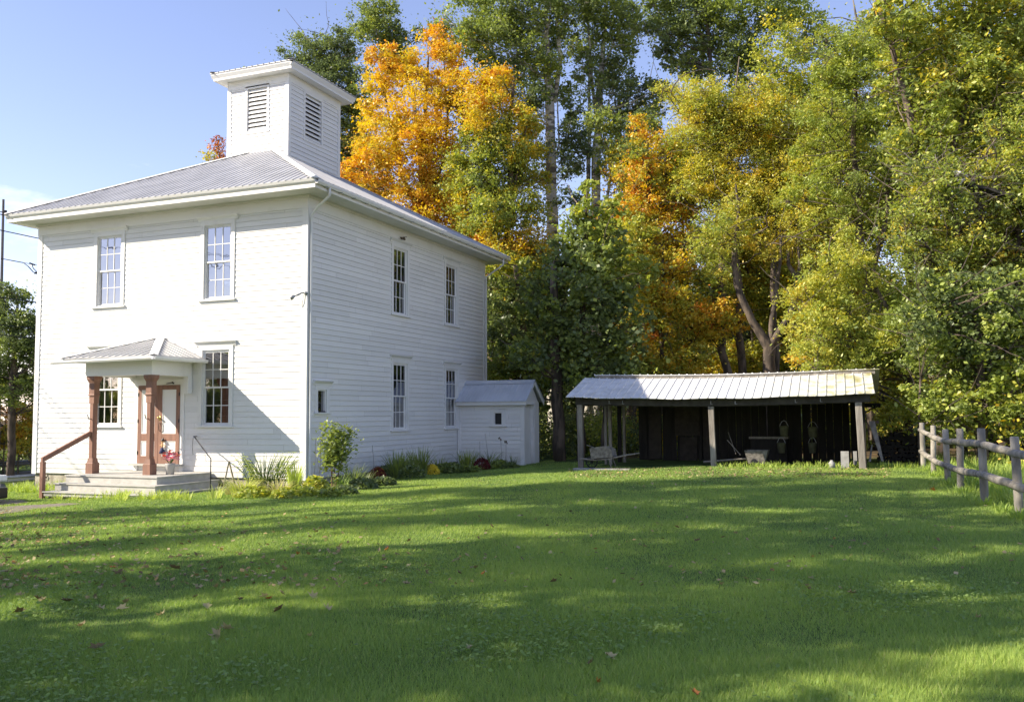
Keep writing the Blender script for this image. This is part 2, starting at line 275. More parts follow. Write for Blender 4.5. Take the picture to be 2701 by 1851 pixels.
# ================= HALL =================
HALL=thing('meeting_hall',(-4.9,5.9,-.2),'two-storey white clapboard hall with low hipped metal roof and square louvred cupola','building')
Wd,Dp,HT=9.76,11.76,7.6
CO=.149
def siding(mb,o,u,n,length,z0,z1,holes,lip=.019):
    o,u,n=map(np.array,(o,u,n)); z=z0; k=0
    P=lambda a,zz,d:o+u*a+n*d+np.array([0,0,zz])
    while z<z1-1e-4:
        zt=min(z+CO,z1); bps=sorted(set([z,zt]+[h for H_ in holes for h in H_[2:4] if z<h<zt]))
        for a,b in zip(bps,bps[1:]):
            mid=(a+b)/2; iv=[(0,length)]
            for h in holes:
                if h[2]<mid<h[3]:
                    nv=[]
                    for s,e in iv:
                        if h[1]<=s or h[0]>=e: nv.append((s,e)); continue
                        if s<h[0]: nv.append((s,h[0]))
                        if h[1]<e: nv.append((h[1],e))
                    iv=nv
            da=lip*(1-(a-z)/CO)+.002; db=lip*(1-(b-z)/CO)+.002
            for s,e in iv:
                a_=a+.009 if a==z and b-a>.02 else a
                mb.quad(P(s,a_,da),P(e,a_,da),P(e,b,db),P(s,b,db))
                if a==z: mb.quad(P(s,a_,-.001),P(e,a_,-.001),P(e,a_,da),P(s,a_,da))
        z=zt
def backing(mb,o,u,n,length,z0,z1,holes,th=.14):
    o,u,n=map(np.array,(o,u,n)); P=lambda a,zz,d:o+u*a+n*d+np.array([0,0,zz])
    us=sorted(set([0,length]+[h for H_ in holes for h in H_[:2]])); zs=sorted(set([z0,z1]+[h for H_ in holes for h in H_[2:4]]))
    for a,b in zip(us,us[1:]):
        for c,d in zip(zs,zs[1:]):
            if any(h[0]<(a+b)/2<h[1] and h[2]<(c+d)/2<h[3] for h in holes): continue
            mb.quad(P(a,c,-.004),P(b,c,-.004),P(b,d,-.004),P(a,d,-.004)); mb.quad(P(a,c,-th),P(a,d,-th),P(b,d,-th),P(b,c,-th))
    for h in holes:
        a,b,c,d=h[:4]
        for q in ((P(a,c,-.002),P(a,c,-th),P(a,d,-th),P(a,d,-.002)),(P(b,c,-th),P(b,c,-.002),P(b,d,-.002),P(b,d,-th)),(P(a,d,-.002),P(a,d,-th),P(b,d,-th),P(b,d,-.002)),(P(a,c,-th),P(a,c,-.002),P(b,c,-.002),P(b,c,-th))): mb.quad(*q)
# front wall: u = +x from left corner ; openings in u = x+Wd
front=[(2.38,3.31,4.93,7.0),(6.34,7.27,4.93,7.0),(2.38,3.31,1.43,3.5),(6.34,7.27,1.43,3.5),(4.09,5.60,.35,2.56)]
side=[(4.62,5.52,4.85,6.96),(8.35,9.25,4.85,6.96),(4.62,5.52,1.22,3.30),(8.35,9.25,1.22,3.28),(.51,.93,1.78,2.37)]
rear=[(2.38,3.31,4.93,7.0),(6.34,7.27,4.93,7.0)]
def wall(name,o,u,n,length,holes,z1=7.22):
    mb=MB(); siding(mb,o,u,n,length,0,z1,holes,lip=.012 if name=='front_wall' else .019); backing(mb,o,u,n,length,0,HT-.02,holes); return mb.build(name,M['siding'],HALL)
wall('front_wall',(-Wd,0,0),(1,0,0),(0,-1,0),Wd,front); wall('side_wall',(0,0,0),(0,1,0),(1,0,0),Dp,side)
wall('rear_wall',(0,Dp,0),(-1,0,0),(0,1,0),Wd,rear); wall('side_wall',(-Wd,Dp,0),(0,-1,0),(-1,0,0),Dp,[(2.5,3.4,1.22,3.3),(6,6.9,1.22,3.3),(2.5,3.4,4.85,6.96),(6.,6.9,4.85,6.96)])
mb=MB(); mb.box(-Wd+.15,-.15,.15,Dp-.15,.02,.1); mb.box(-Wd+.15,-.15,.15,Dp-.15,3.95,4.2); mb.box(-Wd+.15,-.15,.15,Dp-.15,7.3,7.4); mb.box(-Wd+.15,-.15,7.8,7.9,.1,3.95); mb.build('interior',M['inside'],HALL)
# trim: corner boards, frieze, water table
mb=MB(); t=.028
for (x,y,sx,sy) in ((0,0,1,-1),(-Wd,0,-1,-1),(0,Dp,1,1),(-Wd,Dp,-1,1)):
    mb=MB(); a,b=sorted((x-sx*.15,x+sx*t)); c,d=sorted((y,y+sy*t)); mb.box(a,b,c,d,-.02,7.22)
    a,b=sorted((x,x+sx*t)); c,d=sorted((y-sy*.15,y-sy*.002)); mb.box(a,b,c,d,-.02,7.22); mb.build('corner_board',M['trim'],HALL)
mb=MB(); t=.036
mb.box(-Wd-t,t,-t,-.001,7.22,HT-.03); mb.box(-Wd-t,t,Dp+.001,Dp+t,7.22,HT-.03); mb.box(.001,t,0,Dp,7.22,HT-.03); mb.box(-Wd-t,-Wd-.001,0,Dp,7.22,HT-.03)
t2=.075  # bed moulding
mb.box(-Wd-t2,t2,-t2,-t-.001,HT-.10,HT-.03); mb.box(t+.001,t2,-t,Dp+t,HT-.10,HT-.03); mb.box(-Wd-t2,t2,Dp+t+.001,Dp+t2,HT-.1,HT-.03)
mb.build('frieze',M['trim'],HALL)
mb=MB(); rg=random.Random(3)
mb.box(-Wd+.05,-.05,.04,.4,-1.2,-.001); mb.box(-.4,-.05,.4,Dp-.05,-1.2,-.001); mb.box(-Wd+.05,-Wd+.4,.4,Dp-.05,-1.2,-.001); mb.box(-Wd+.4,-.4,Dp-.4,Dp-.04,-1.2,-.001)
for k in range(60):
    x=-Wd+.1+rg.random()*9.5; z=-.05-rg.random()*.55; w_=rg.uniform(.08,.2); mb.box(x,x+w_*1.6,.02,.06,z-w_*.4,z+w_*.4)
mb.build('foundation',M['stone'],HALL)
# soffit + fascia + roof
OR,OL,OF,OB=.70,.55,.70,.70
x0,x1,y0,y1=-Wd-OL,OR,-OF,Dp+OB
mb=MB(); mb.box(x0+.03,x1-.03,y0+.03,y1-.03,HT-.03,HT); mb.build('soffit',M['soffit'],HALL)
mb=MB(); zt=7.74
mb.box(x0,x1,y0,y0+.028,HT-.05,zt); mb.box(x0,x1,y1-.028,y1,HT-.05,zt); mb.box(x1-.028,x1,y0+.03,y1-.03,HT-.05,zt); mb.box(x0,x0+.028,y0+.03,y1-.03,HT-.05,zt)
# crown on the front: sloping moulding
mb.prism([(x0-.02,y0-.001,zt-.09),(x0-.02,y0-.05,zt-.03),(x0-.02,y0-.075,zt+.035),(x0-.02,y0-.001,zt+.035)],(x1-x0+.04,0,0))
mb.build('fascia',M['trim'],HALL)
SL=.53
def rib(mb,a,b,n,side,w=.013,h=.017):
    a,b,n,side=map(np.array,(a,b,n,side)); s=side*w
    mb.add([a-s*1.4,a-s*.5+n*h,a+s*.5+n*h,a+s*1.4,b-s*1.4,b-s*.5+n*h,b+s*.5+n*h,b+s*1.4],[(0,1,5,4),(1,2,6,5),(2,3,7,6),(0,3,2,1),(4,5,6,7)])
def hip_roof(x0,x1,y0,y1,z,sl,m,parent,p=.229,th=.03,capw=.13,name='roof'):
    hw=min(x1-x0,y1-y0)/2; zr=z+hw*sl
    if (x1-x0)<=(y1-y0): A=((x0+x1)/2,y0+hw,zr); B=((x0+x1)/2,y1-hw,zr)
    else: A=(x0+hw,(y0+y1)/2,zr); B=(x1-hw,(y0+y1)/2,zr)
    c=[(x0,y0,z),(x1,y0,z),(x1,y1,z),(x0,y1,z)]
    mb=MB()
    if (x1-x0)<=(y1-y0): faces=[(c[0],c[1],A),(c[1],c[2],B,A),(c[2],c[3],B),(c[3],c[0],A,B)]
    else: faces=[(c[0],c[1],B,A),(c[1],c[2],B),(c[2],c[3],A,B),(c[3],c[0],A)]
    for f in faces:
        mb.add(f,[tuple(range(len(f)))])
        mb.quad(f[0],np.array(f[0])-(0,0,th),np.array(f[1])-(0,0,th),f[1])
    mb.quad(*[np.array(q)-(0,0,th) for q in (c[3],c[2],c[1],c[0])])
    ln=lambda v:v/np.linalg.norm(v)
    for (o,u,inn,length) in ((c[0],(1,0,0),(0,1,0),x1-x0),(c[1],(0,1,0),(-1,0,0),y1-y0),(c[2],(-1,0,0),(0,-1,0),x1-x0),(c[3],(0,-1,0),(1,0,0),y1-y0)):
        o,u,inn=map(lambda q:np.array(q,float),(o,u,inn)); n=ln(np.array([-inn[0]*sl,-inn[1]*sl,1]))
        s=p*.5
        while s<length:
            d=min(s,length-s,hw)
            if d>.05:
                a=o+u*s-inn*.02+np.array([0,0,-.02*sl]); b=o+u*s+inn*d+np.array([0,0,d*sl]); rib(mb,a,b,n,u)
            s+=p
    ro=mb.build(name,m,parent)
    mb=MB()
    ends=[(c[0],A),(c[1],A if (x1-x0)<=(y1-y0) else B),(c[2],B),(c[3],B if (x1-x0)<=(y1-y0) else A)]
    if (x1-x0)>(y1-y0): ends=[(c[0],A),(c[1],B),(c[2],B),(c[3],A)]
    for a,b in ends+[(A,B)]:
        a,b=np.array(a,float),np.array(b,float)
        if np.linalg.norm(b-a)<.01: continue
        d=ln(b-a); s=ln(np.cross(d,(0,0,1))); up=np.array([0,0,1.])
        dz=.028
        L0=a+s*capw-up*capw*sl*.6+up*dz; L1=b+s*capw-up*capw*sl*.6+up*dz; R0=a-s*capw-up*capw*sl*.6+up*dz; R1=b-s*capw-up*capw*sl*.6+up*dz; T0=a+up*(dz+.02); T1=b+up*(dz+.02)
        mb.quad(L0,L1,T1,T0); mb.quad(T0,T1,R1,R0); mb.add([L0,T0,R0],[(0,1,2)])
    mb.build('ridge_cap',M['trim'] if name=='roof' and parent is HALL else m,ro)
    return ro
hip_roof(x0-.05,x1+.05,y0-.06,y1+.06,7.79,SL,M['roof'],HALL)
def gutter(name,path,parent,r=.06,m=None):
    mb=MB(); path=[np.array(p,float) for p in path]
    for a,b in zip(path,path[1:]):
        d=(b-a)/np.linalg.norm(b-a); s=np.cross((0,0,1),d)  # s points inward/outward
        prof=[(-r,r*.8),(-r*.9,-.1*r),(-r*.35,-r),(r*.5,-r),(r,-r*.2),(r,r*.8),(r*.85,r*.8),(r*.8,-r*.1),(0,-r*.8),(-r*.7,0)]
        P=[a+s*q[0]+np.array([0,0,q[1]]) for q in prof]; mb.prism(P,b-a)
    return mb.build(name,m or M['trim'],parent)
gu=gutter('gutter',[(x1+.065,y0-.02,7.70),(x1+.065,y1+.02,7.70)],HALL)
for k in range(19):
    mb=MB(); y=y0+.4+k*.68; mb.box(x1-.0,x1+.13,y,y+.02,7.625,7.64); mb.build('hanger_strap',M['steel'],gu)
mb=MB(); mb.tube([(x1+.06,-.12,7.66),(x1+.06,-.12,7.45),(.30,-.02,7.18),(.09,.05,7.0),(.075,.075,6.8),(.075,.075,.0),(.11,.03,-.12)],.036,8); mb.build('downspout',M['trim'],HALL,smooth=True)
mb=MB(); mb.tube([(x1+.06,Dp+.1,7.66),(x1+.06,Dp+.1,7.42),(.3,Dp+.06,7.12),(.09,Dp-.03,6.95),(.075,Dp-.05,0)],.036,8); mb.build('downspout',M['trim'],HALL,smooth=True)
def window(o,u,n,w,h,parent,zc_cap=True,curtain=0,blind=0,cols=3,rows=4):
    o,u,n=map(lambda q:np.array(q,float),(o,u,n)); z=np.array([0,0,1.]); c=.125
    cas=MB(); B=lambda mb,*a:mb.obox(o,u,n,z,*a)
    B(cas,-c,-.001,.0,.032,-.02,h+.12); B(cas,w+.001,w+c,.0,.032,-.02,h+.12); B(cas,0,w,.0,.032,h+.001,h+.12)
    # jamb stops
    for a,b in ((0,.03),(w-.03,w)): B(cas,a,b,-.12,-.001,0,h)
    B(cas,.03,w-.03,-.12,-.001,h-.03,h)
    fr=cas.build('window',M['trim'],parent)
    s=MB(); B(s,-c-.05,w+c+.05,-.0,.075,-.065,-.021); B(s,0,w,-.12,0,-.02,.02); s.build('sill',M['trim'],fr)
    if zc_cap:
        s=MB(); pr=[(0,h+.121),(.035,h+.121),(.045,h+.17),(.10,h+.215),(.115,h+.24),(.0,h+.26)]
        P=[o+u*(-c-.10)+n*a+z*b for a,b in pr]; s.prism(P[::-1],u*(w+2*c+.2)); s.build('cap_moulding',M['trim'],fr)
    s=MB(); st=.038; mh=h/2
    def sash(z0,z1,d0,d1):
        B(s,.03,.03+st,d0,d1,z0,z1); B(s,w-.03-st,w-.03,d0,d1,z0,z1); B(s,.03+st,w-.03-st,d0,d1,z0,z0+.045); B(s,.03+st,w-.03-st,d0,d1,z1-.038,z1)
        iw=w-.06-2*st; ih=z1-z0-.083; m_=.011
        for k in range(1,cols): x=.03+st+iw*k/cols; B(s,x-m_,x+m_,d0+.004,d1-.004,z0+.045,z1-.038)
        for k in range(1,rows//2):
            zz=z0+.045+ih*k/(rows//2)
            for q in range(cols): 
                xa=.03+st+iw*q/cols+(m_ if q else 0)+.0005; xb=.03+st+iw*(q+1)/cols-(m_ if q<cols-1 else 0)-.0005
                B(s,xa,xb,d0+.006,d1-.006,zz-m_,zz+m_)
    if rows>1:
        sash(mh-.02,h-.03,-.055,-.02); sash(.02,mh+.018,-.095,-.06)
        s.build('sash',M['trim'],fr)
        gq=MB(); P=lambda a,d,zz:o+u*a+n*d+z*zz
        gq.quad(P(.05,-.038,mh),P(w-.05,-.038,mh),P(w-.05,-.038,h-.05),P(.05,-.038,h-.05)); gq.quad(P(.05,-.078,.04),P(w-.05,-.078,.04),P(w-.05,-.078,mh),P(.05,-.078,mh))
    else:
        gq=MB(); P=lambda a,d,zz:o+u*a+n*d+z*zz; gq.quad(P(.03,-.06,.02),P(w-.03,-.06,.02),P(w-.03,-.06,h-.03),P(.03,-.06,h-.03))
    gq.build('pane',M['glass'],fr)
    if curtain:
        cu=MB(); ks=24
        for (a,b,zl,zh) in curtain:
            pts=[(a+(b-a)*k/ks,-.125+.015*math.sin(k*1.7)) for k in range(ks+1)]
            for k in range(ks): cu.quad(P(pts[k][0],pts[k][1],zl),P(pts[k+1][0],pts[k+1][1],zl),P(pts[k+1][0],pts[k+1][1],zh),P(pts[k][0],pts[k][1],zh))
        cu.build('curtain',M['curtain'],fr)
    if blind:
        cu=MB()
        for zz in blind: B(cu,.03,w-.03,-.2,-.19,zz,zz+.012)
        cu.build('blind_slats',M['curtain'],fr)
    return fr
for h in front[:4]: window((-Wd+h[0],0,h[2]),(1,0,0),(0,-1,0),h[1]-h[0],h[3]-h[2],HALL,blind=0 if h[2]>3 else (.25,.55,.68))
for k,h in enumerate(side[:4]): window((0,h[0],h[2]),(0,1,0),(1,0,0),h[1]-h[0],h[3]-h[2],HALL,curtain=[(.02,.3,.02,1.5),(.5,.88,.02,1.3)] if k==2 else [(.0,.28,0,2),(.45,.9,0,1.9)] if k==3 else [(.0,.34,0,2.1),(.66,.9,.9,2.1)] if k==0 else [(.0,.2,0,2.1),(.5,.9,0,1.3)])
h=side[4]; window((0,h[0],h[2]),(0,1,0),(1,0,0),h[1]-h[0],h[3]-h[2],HALL,curtain=[(0,.42,.0,.58)],rows=1)
for h in rear: window((-h[0],Dp,h[2]),(-1,0,0),(0,1,0),h[1]-h[0],h[3]-h[2],HALL)
# door
DX0,DX1=-Wd+4.09,-Wd+5.60; DZ0,DZ1=.35,2.56
mb=MB(); mb.box(DX0-.14,DX0-.001,-.035,-.002,.15,DZ1+.14); mb.box(DX1+.001,DX1+.14,-.035,-.002,.15,DZ1+.14); mb.box(DX0,DX1,-.035,-.002,DZ1+.001,DZ1+.14); mb.box(DX0-.2,DX1+.2,-.055,-.036,DZ1+.08,DZ1+.16)
dc=mb.build('door_frame',M['trim'],HALL)
mb=MB(); mb.box(DX0-.2,DX1+.16,-.16,-.04,DZ0-.06,DZ0-.002); mb.build('threshold',M['porch'],dc)
for s in (0,1):
    a=DX0+s*.757; b=a+.752; mb=MB(); st=.13 
    y0_,y1_=-.05,-.012
    rails=[(DZ0,DZ0+.20),(.98+.22-.23,1.20-.005),(2.43,DZ1)]
    rails=[(DZ0+.001,.56),(.985,1.19),(2.43,DZ1-.002)]
    mb.box(a+.001,a+st,y0_,y1_,DZ0+.001,DZ1-.002); mb.box(b-st,b-.001,y0_,y1_,DZ0+.001,DZ1-.002)
    for z0_,z1_ in rails: mb.box(a+st,b-st,y0_,y1_,z0_,z1_)
    d=mb.build('door',M['brown'],HALL,bevel=.004)
    mb=MB()
    for z0_,z1_ in ((.56,.985),(1.19,2.43)):
        mb.box(a+st,b-st,-.03,-.014,z0_,z1_)
        for q in ((a+st,a+st+.022,z0_,z1_),(b-st-.022,b-st,z0_,z1_),(a+st+.022,b-st-.022,z0_,z0_+.022),(a+st+.022,b-st-.022,z1_-.022,z1_)): mb.box(q[0],q[1],-.044,-.031,q[2],q[3])
    mb.build('door_panel',M['trim'],d)
    for zz in (.6,1.5,2.25): 
        mb=MB(); xx=a+.004 if s==0 else b-.03; mb.box(xx,xx+.026,-.062,-.051,zz,zz+.1); mb.build('hinge',M['dark'],d)
    if s:
        mb=MB(); mb.box(a+.03,a+.09,-.058,-.051,1.56,1.70); mb.tube([(a+.06,-.058,1.64),(a+.06,-.10,1.64)],.012,8); mb.tube([(a+.06,-.095,1.64),(a+.06,-.105,1.64),(a+.06,-.135,1.64),(a+.06,-.145,1.64)],[.014,.03,.03,.01],10); mb.build('door_knob',M['brass'],d,smooth=True)
mb=MB(); pts=[(-4.83+.05*math.sin(q)*1.0,-.07,1.38+.13*math.cos(q)) for q in np.linspace(0,2*math.pi,17)]; mb.tube(pts,.006,5,cap=False)
ch=lone(mb,'lanyard',M['dark'],'thin dark looped cord hanging from the hall door knob','cord')
mb=MB(); 
o=thing('door_figure',(-4.72,-.09,.7),'small straw figure with dark hat and navy skirt hung on the lower door panel','ornament')
mb=MB(); mb.tube([(-4.72,-.09,.64),(-4.72,-.09,.80)],[.085,.035],10); mb.build('skirt',M['navy'],o,smooth=True)
mb=MB(); mb.tube([(-4.72,-.09,.80),(-4.71,-.09,.93)],[.03,.025],8); mb.tube([(-4.72,-.09,.9),(-4.62,-.09,.86),(-4.6,-.09,.8)],.012,6); mb.tube([(-4.72,-.09,.9),(-4.80,-.09,.86)],.012,6); mb.tube([(-4.71,-.09,.93),(-4.71,-.09,.96),(-4.71,-.09,1.0),(-4.71,-.09,1.02)],[.02,.035,.033,.015],8); mb.build('body',M['tan'],o,smooth=True)
mb=MB(); mb.tube([(-4.71,-.09,1.0),(-4.71,-.09,1.008)],.065,10); mb.tube([(-4.71,-.09,1.008),(-4.68,-.09,1.07)],[.04,.012],8); mb.build('hat',M['black'],o)
# floodlight on the corner, lamp bracket over the door, side rail
mb=MB(); mb.tube([(-.05,-.03,4.93),(-.08,-.12,4.92),(-.14,-.2,4.86),(-.2,-.26,4.83)],[.02,.02,.03,.02],8); mb.tube([(-.2,-.26,4.83),(-.30,-.32,4.76)],[.03,.075],10); mb.tube([(-.05,-.04,4.95),(.02,-.12,4.94),(.08,-.15,4.88)],[.02,.03,.05],8); mb.tube([(-.06,-.05,4.9),(-.1,-.06,4.7),(-.13,-.04,4.55)],.008,5); mb.build('floodlight',M['steel'],HALL,smooth=True)
mb=MB(); mb.tube([(-4.65,-.04,2.60),(-4.4,-.1,2.62)],.012,6); mb.tube([(-4.4,-.04,2.6),(-4.38,-.12,2.63)],.02,6); mb.build('lamp_bracket',M['dark'],HALL)
mb=MB(); mb.tube([(-3.56,-.03,1.12),(-3.56,-.16,1.12),(-3.5,-.2,1.12),(-2.3,-1.0,.62),(-2.2,-1.05,.58)],.016,6); mb.tube([(-3.55,-.18,1.1),(-3.56,-.2,.85),(-3.53,-.2,.62)],.006,5); mb.tube([(-2.2,-1.05,.58),(-2.2,-1.05,-.35)],.014,6); mb.build('iron_handrail',M['dark'],HALL)
mb=MB(); mb.box(-.011,-.01,0,.01,0,.01)
# bird nest bits under side eave
mb=MB(); mb.tube([(.1,4.95,7.27),(.14,5.06,7.29),(.1,5.2,7.27)],[.03,.05,.03],7,jit=.4); mb.tube([(.06,4.95,7.3),(.2,5.15,7.33)],.01,5)
lone(mb,'bird_nest',M['bark'],'ragged brown nest tucked above the first upper side window under the eave','nest')
mb=MB(); mb.box(.012,.03,.515,.9,1.755,1.772); 
for k in range(6): mb.box(.03,.05,.53+k*.055,.56+k*.055,1.775,1.80)
lone(mb,'sill_trinkets',M['dark'],'row of tiny dark objects on the sill of the small square side window','trinket')
# ---- cupola ----
CX0,CX1,CY0,CY1=-6.12,-3.70,4.2,7.25; CZ0,CZ1=9.6,12.95
holeF=[(.79,1.58,11.15,12.6)]; holeS=[(.93,1.89,11.02,12.56)]
mb=MB()
for (o,u,n,l,hs) in (((CX0,CY0,0),(1,0,0),(0,-1,0),CX1-CX0,holeF),((CX1,CY0,0),(0,1,0),(1,0,0),CY1-CY0,holeS),((CX1,CY1,0),(-1,0,0),(0,1,0),CX1-CX0,holeF),((CX0,CY1,0),(0,-1,0),(-1,0,0),CY1-CY0,holeS)):
    siding(mb,o,u,n,l,CZ0,CZ1-.3,hs); backing(mb,o,u,n,l,CZ0,CZ1,hs,.1)
cu=mb.build('cupola',M['siding'],HALL)
mb=MB(); t=.03
for (x,y,sx,sy) in ((CX1,CY0,1,-1),(CX0,CY0,-1,-1),(CX1,CY1,1,1),(CX0,CY1,-1,1)):
    a,b=sorted((x-sx*.12,x+sx*t)); c,d=sorted((y,y+sy*t)); mb.box(a,b,c,d,CZ0,CZ1-.3)
    a,b=sorted((x,x+sx*t)); c,d=sorted((y-sy*.12,y-sy*.002)); mb.box(a,b,c,d,CZ0,CZ1-.3)
mb.box(CX0-t,CX1+t,CY0-t,CY0-.001,CZ1-.3,CZ1); mb.box(CX0-t,CX1+t,CY1+.001,CY1+t,CZ1-.3,CZ1); mb.box(CX1+.001,CX1+t,CY0,CY1,CZ1-.3,CZ1); mb.box(CX0-t,CX0-.001,CY0,CY1,CZ1-.3,CZ1)
mb.build('cupola_trim',M['trim'],cu)
ov=.33
mb=MB(); mb.box(CX0-ov,CX1+ov,CY0-ov,CY1+ov,CZ1+.001,CZ1+.03)
e=ov
for q in ((CX0-e,CX1+e,CY0-e-.03,CY0-e-.001),(CX0-e,CX1+e,CY1+e+.001,CY1+e+.03),(CX1+e+.001,CX1+e+.03,CY0-e-.03,CY1+e+.03),(CX0-e-.03,CX0-e-.001,CY0-e-.03,CY1+e+.03)): mb.box(*q,CZ1-.02,CZ1+.15)
mb.prism([(CX0-e-.09,CY0-e-.031,CZ1+.05),(CX0-e-.09,CY0-e-.09,CZ1+.16),(CX0-e-.09,CY0-e-.09,CZ1+.2),(CX0-e-.09,CY0-e-.031,CZ1+.2)],(CX1-CX0+2*e+.18,0,0))
mb.prism([(CX1+e+.031,CY0-e-.09,CZ1+.05),(CX1+e+.09,CY0-e-.09,CZ1+.16),(CX1+e+.09,CY0-e-.09,CZ1+.2),(CX1+e+.031,CY0-e-.09,CZ1+.2)],(0,CY1-CY0+2*e+.18,0))
mb.build('cupola_cornice',M['trim'],cu)
hip_roof(CX0-e-.11,CX1+e+.11,CY0-e-.11,CY1+e+.11,CZ1+.235,.16,M['roof'],cu,name='cupola_roof')
for (o,u,n,h) in (((CX0,CY0,0),(1,0,0),(0,-1,0),holeF[0]),((CX1,CY0,0),(0,1,0),(1,0,0),holeS[0])):
    mb=MB(); o,u,n=map(lambda q:np.array(q,float),(o,u,n)); z=np.array([0,0,1.]); w_=h[1]-h[0]; hh=h[3]-h[2]; k=10
    for i in range(k):
        zz=h[2]+hh*(i+.15)/k
        P=[o+u*h[0]+n*a+z*b for a,b in ((-.002,zz),(-.095,zz+.135),(-.095,zz+.15),(-.002,zz+.055))]
        mb.prism(P[::-1],u*w_)
    lv=mb.build('louvre',M['trim'],cu)
    mb=MB(); c=.09
    mb.obox(o,u,n,z,h[0]-c,h[0]-.001,.001,.03,h[2]-c,h[3]+c); mb.obox(o,u,n,z,h[1]+.001,h[1]+c,.001,.03,h[2]-c,h[3]+c); mb.obox(o,u,n,z,h[0],h[1],.001,.03,h[3]+.001,h[3]+c); mb.obox(o,u,n,z,h[0],h[1],.001,.03,h[2]-c,h[2]-.001); mb.build('louvre_casing',M['trim'],cu)
    mb=MB(); P=lambda a,zz:o+u*a+n*(-.13)+z*zz; mb.quad(P(h[0]-.1,h[2]-.1),P(h[1]+.1,h[2]-.1),P(h[1]+.1,h[3]+.1),P(h[0]-.1,h[3]+.1)); mb.build('louvre_backing',M['dark'],cu)
# ---- annex ----
AX,AY0,AY1,AH=2.55,9.3,10.75,2.1; RY=10.02; RZ=2.86
mb=MB(); hA=[(1.39,1.71,1.30,1.74)]
siding(mb,(0.03,AY0,0),(1,0,0),(0,-1,0),AX-.03,-.12,AH,hA); backing(mb,(0.03,AY0,0),(1,0,0),(0,-1,0),AX-.03,-.3,AH,hA)
siding(mb,(AX,AY1,0),(-1,0,0),(0,1,0),AX-.03,-.12,AH,[]); backing(mb,(AX,AY1,0),(-1,0,0),(0,1,0),AX-.03,-.3,AH,[])
hD=[(.17,.98,-.12,2.03)]
siding(mb,(AX,AY0,0),(0,1,0),(1,0,0),AY1-AY0,-.12,AH,hD); backing(mb,(AX,AY0,0),(0,1,0),(1,0,0),AY1-AY0,-.3,AH,hD)
mb.prism([(AX-.1,AY0,AH),(AX-.1,AY1,AH),(AX-.1,RY,RZ-.06)],(.1,0,0)); mb.box(.03,AX-.5,AY0+.15,AY1-.15,-.2,-.05)
an=mb.build('annex',M['siding'],HALL,label='small white clapboard lean-out entry with gabled metal roof')
mb=MB(); t=.028
mb.box(AX-.12,AX+t,AY0-t,AY0-.001,-.12,AH); mb.box(AX+.001,AX+t,AY0,AY0+.14,-.12,AH); mb.box(AX+.001,AX+t,AY1-.45,AY1,-.12,AH); mb.box(AX+.001,AX+.04,AY0+.141,AY1-.451,2.0,2.06)
mb.box(.03,.14,AY0-t,AY0-.001,-.1,AH)
for sgn,ye in ((-1,AY0-.16),(1,AY1+.24)):
    # rake boards on the gable
    mb.prism([(AX+.12,ye,AH+.02),(AX+.12,RY,RZ-.02),(AX+.12,RY,RZ-.16),(AX+.12,ye,AH-.11)],(.03,0,0))
mb.box(.03,AX+.12,AY0-.16,AY0-.135,AH-.11,AH+.015)
mb.build('annex_trim',M['trim'],an)
mb=MB(); xe=AX+.17
for (ya,yb) in ((AY0-.2,RY),(AY1+.28,RY)):
    za=AH+.03
    mb.add([(0.0,ya,za),(xe,ya,za),(xe,yb,RZ),(0.0,yb,RZ),(0.0,ya,za-.02),(xe,ya,za-.02),(xe,yb,RZ-.02),(0.0,yb,RZ-.02)],[(0,1,2,3),(4,7,6,5),(0,4,5,1),(1,5,6,2)])
    n=np.array([0,-(RZ-za)*(1 if yb>ya else -1),abs(yb-ya)]); n=n/np.linalg.norm(n)
    for k in range(12):
        x=.1+k*.229
        if x<xe: rib(mb,(x,ya,za),(x,yb,RZ),n,(1,0,0),w=.012,h=.014)
mb.build('annex_roof',M['annexroof'],an)
mb=MB(); mb.add([(0,RY-.17,RZ-.10),(xe,RY-.17,RZ-.10),(xe,RY,RZ+.035),(0,RY,RZ+.035),(xe,RY+.17,RZ-.10),(0,RY+.17,RZ-.10)],[(0,1,2,3),(3,2,4,5)]); mb.build('annex_ridge',M['annexroof'],an)
w_=window((.03+1.39,AY0,1.30),(1,0,0),(0,-1,0),.32,.44,an,zc_cap=False,rows=1)
[ch.data.materials.__setitem__(0,M['black']) for ch in w_.children if ch.name.startswith('pane')]  # opaque black pane instead of glass, standing in for the dark interior
mb=MB(); mb.box(.03+1.2,.03+1.9,AY0-.06,AY0-.033,1.865,1.885); mb.build('drip_cap',M['trim'],an)
mb=MB(); mb.box(AX-.16,AX-.12,AY0+.16,AY0+1.0,-.1,2.03); mb.build('annex_door',M['trim'],an)
mb=MB(); mb.box(.1,AX-.4,AY0+.16,AY1-.16,1.0,1.02); mb.box(AX-.4,AX-.38,AY0+.16,AY1-.16,-.1,2.0); mb.build('annex_inside',M['dark'],an)
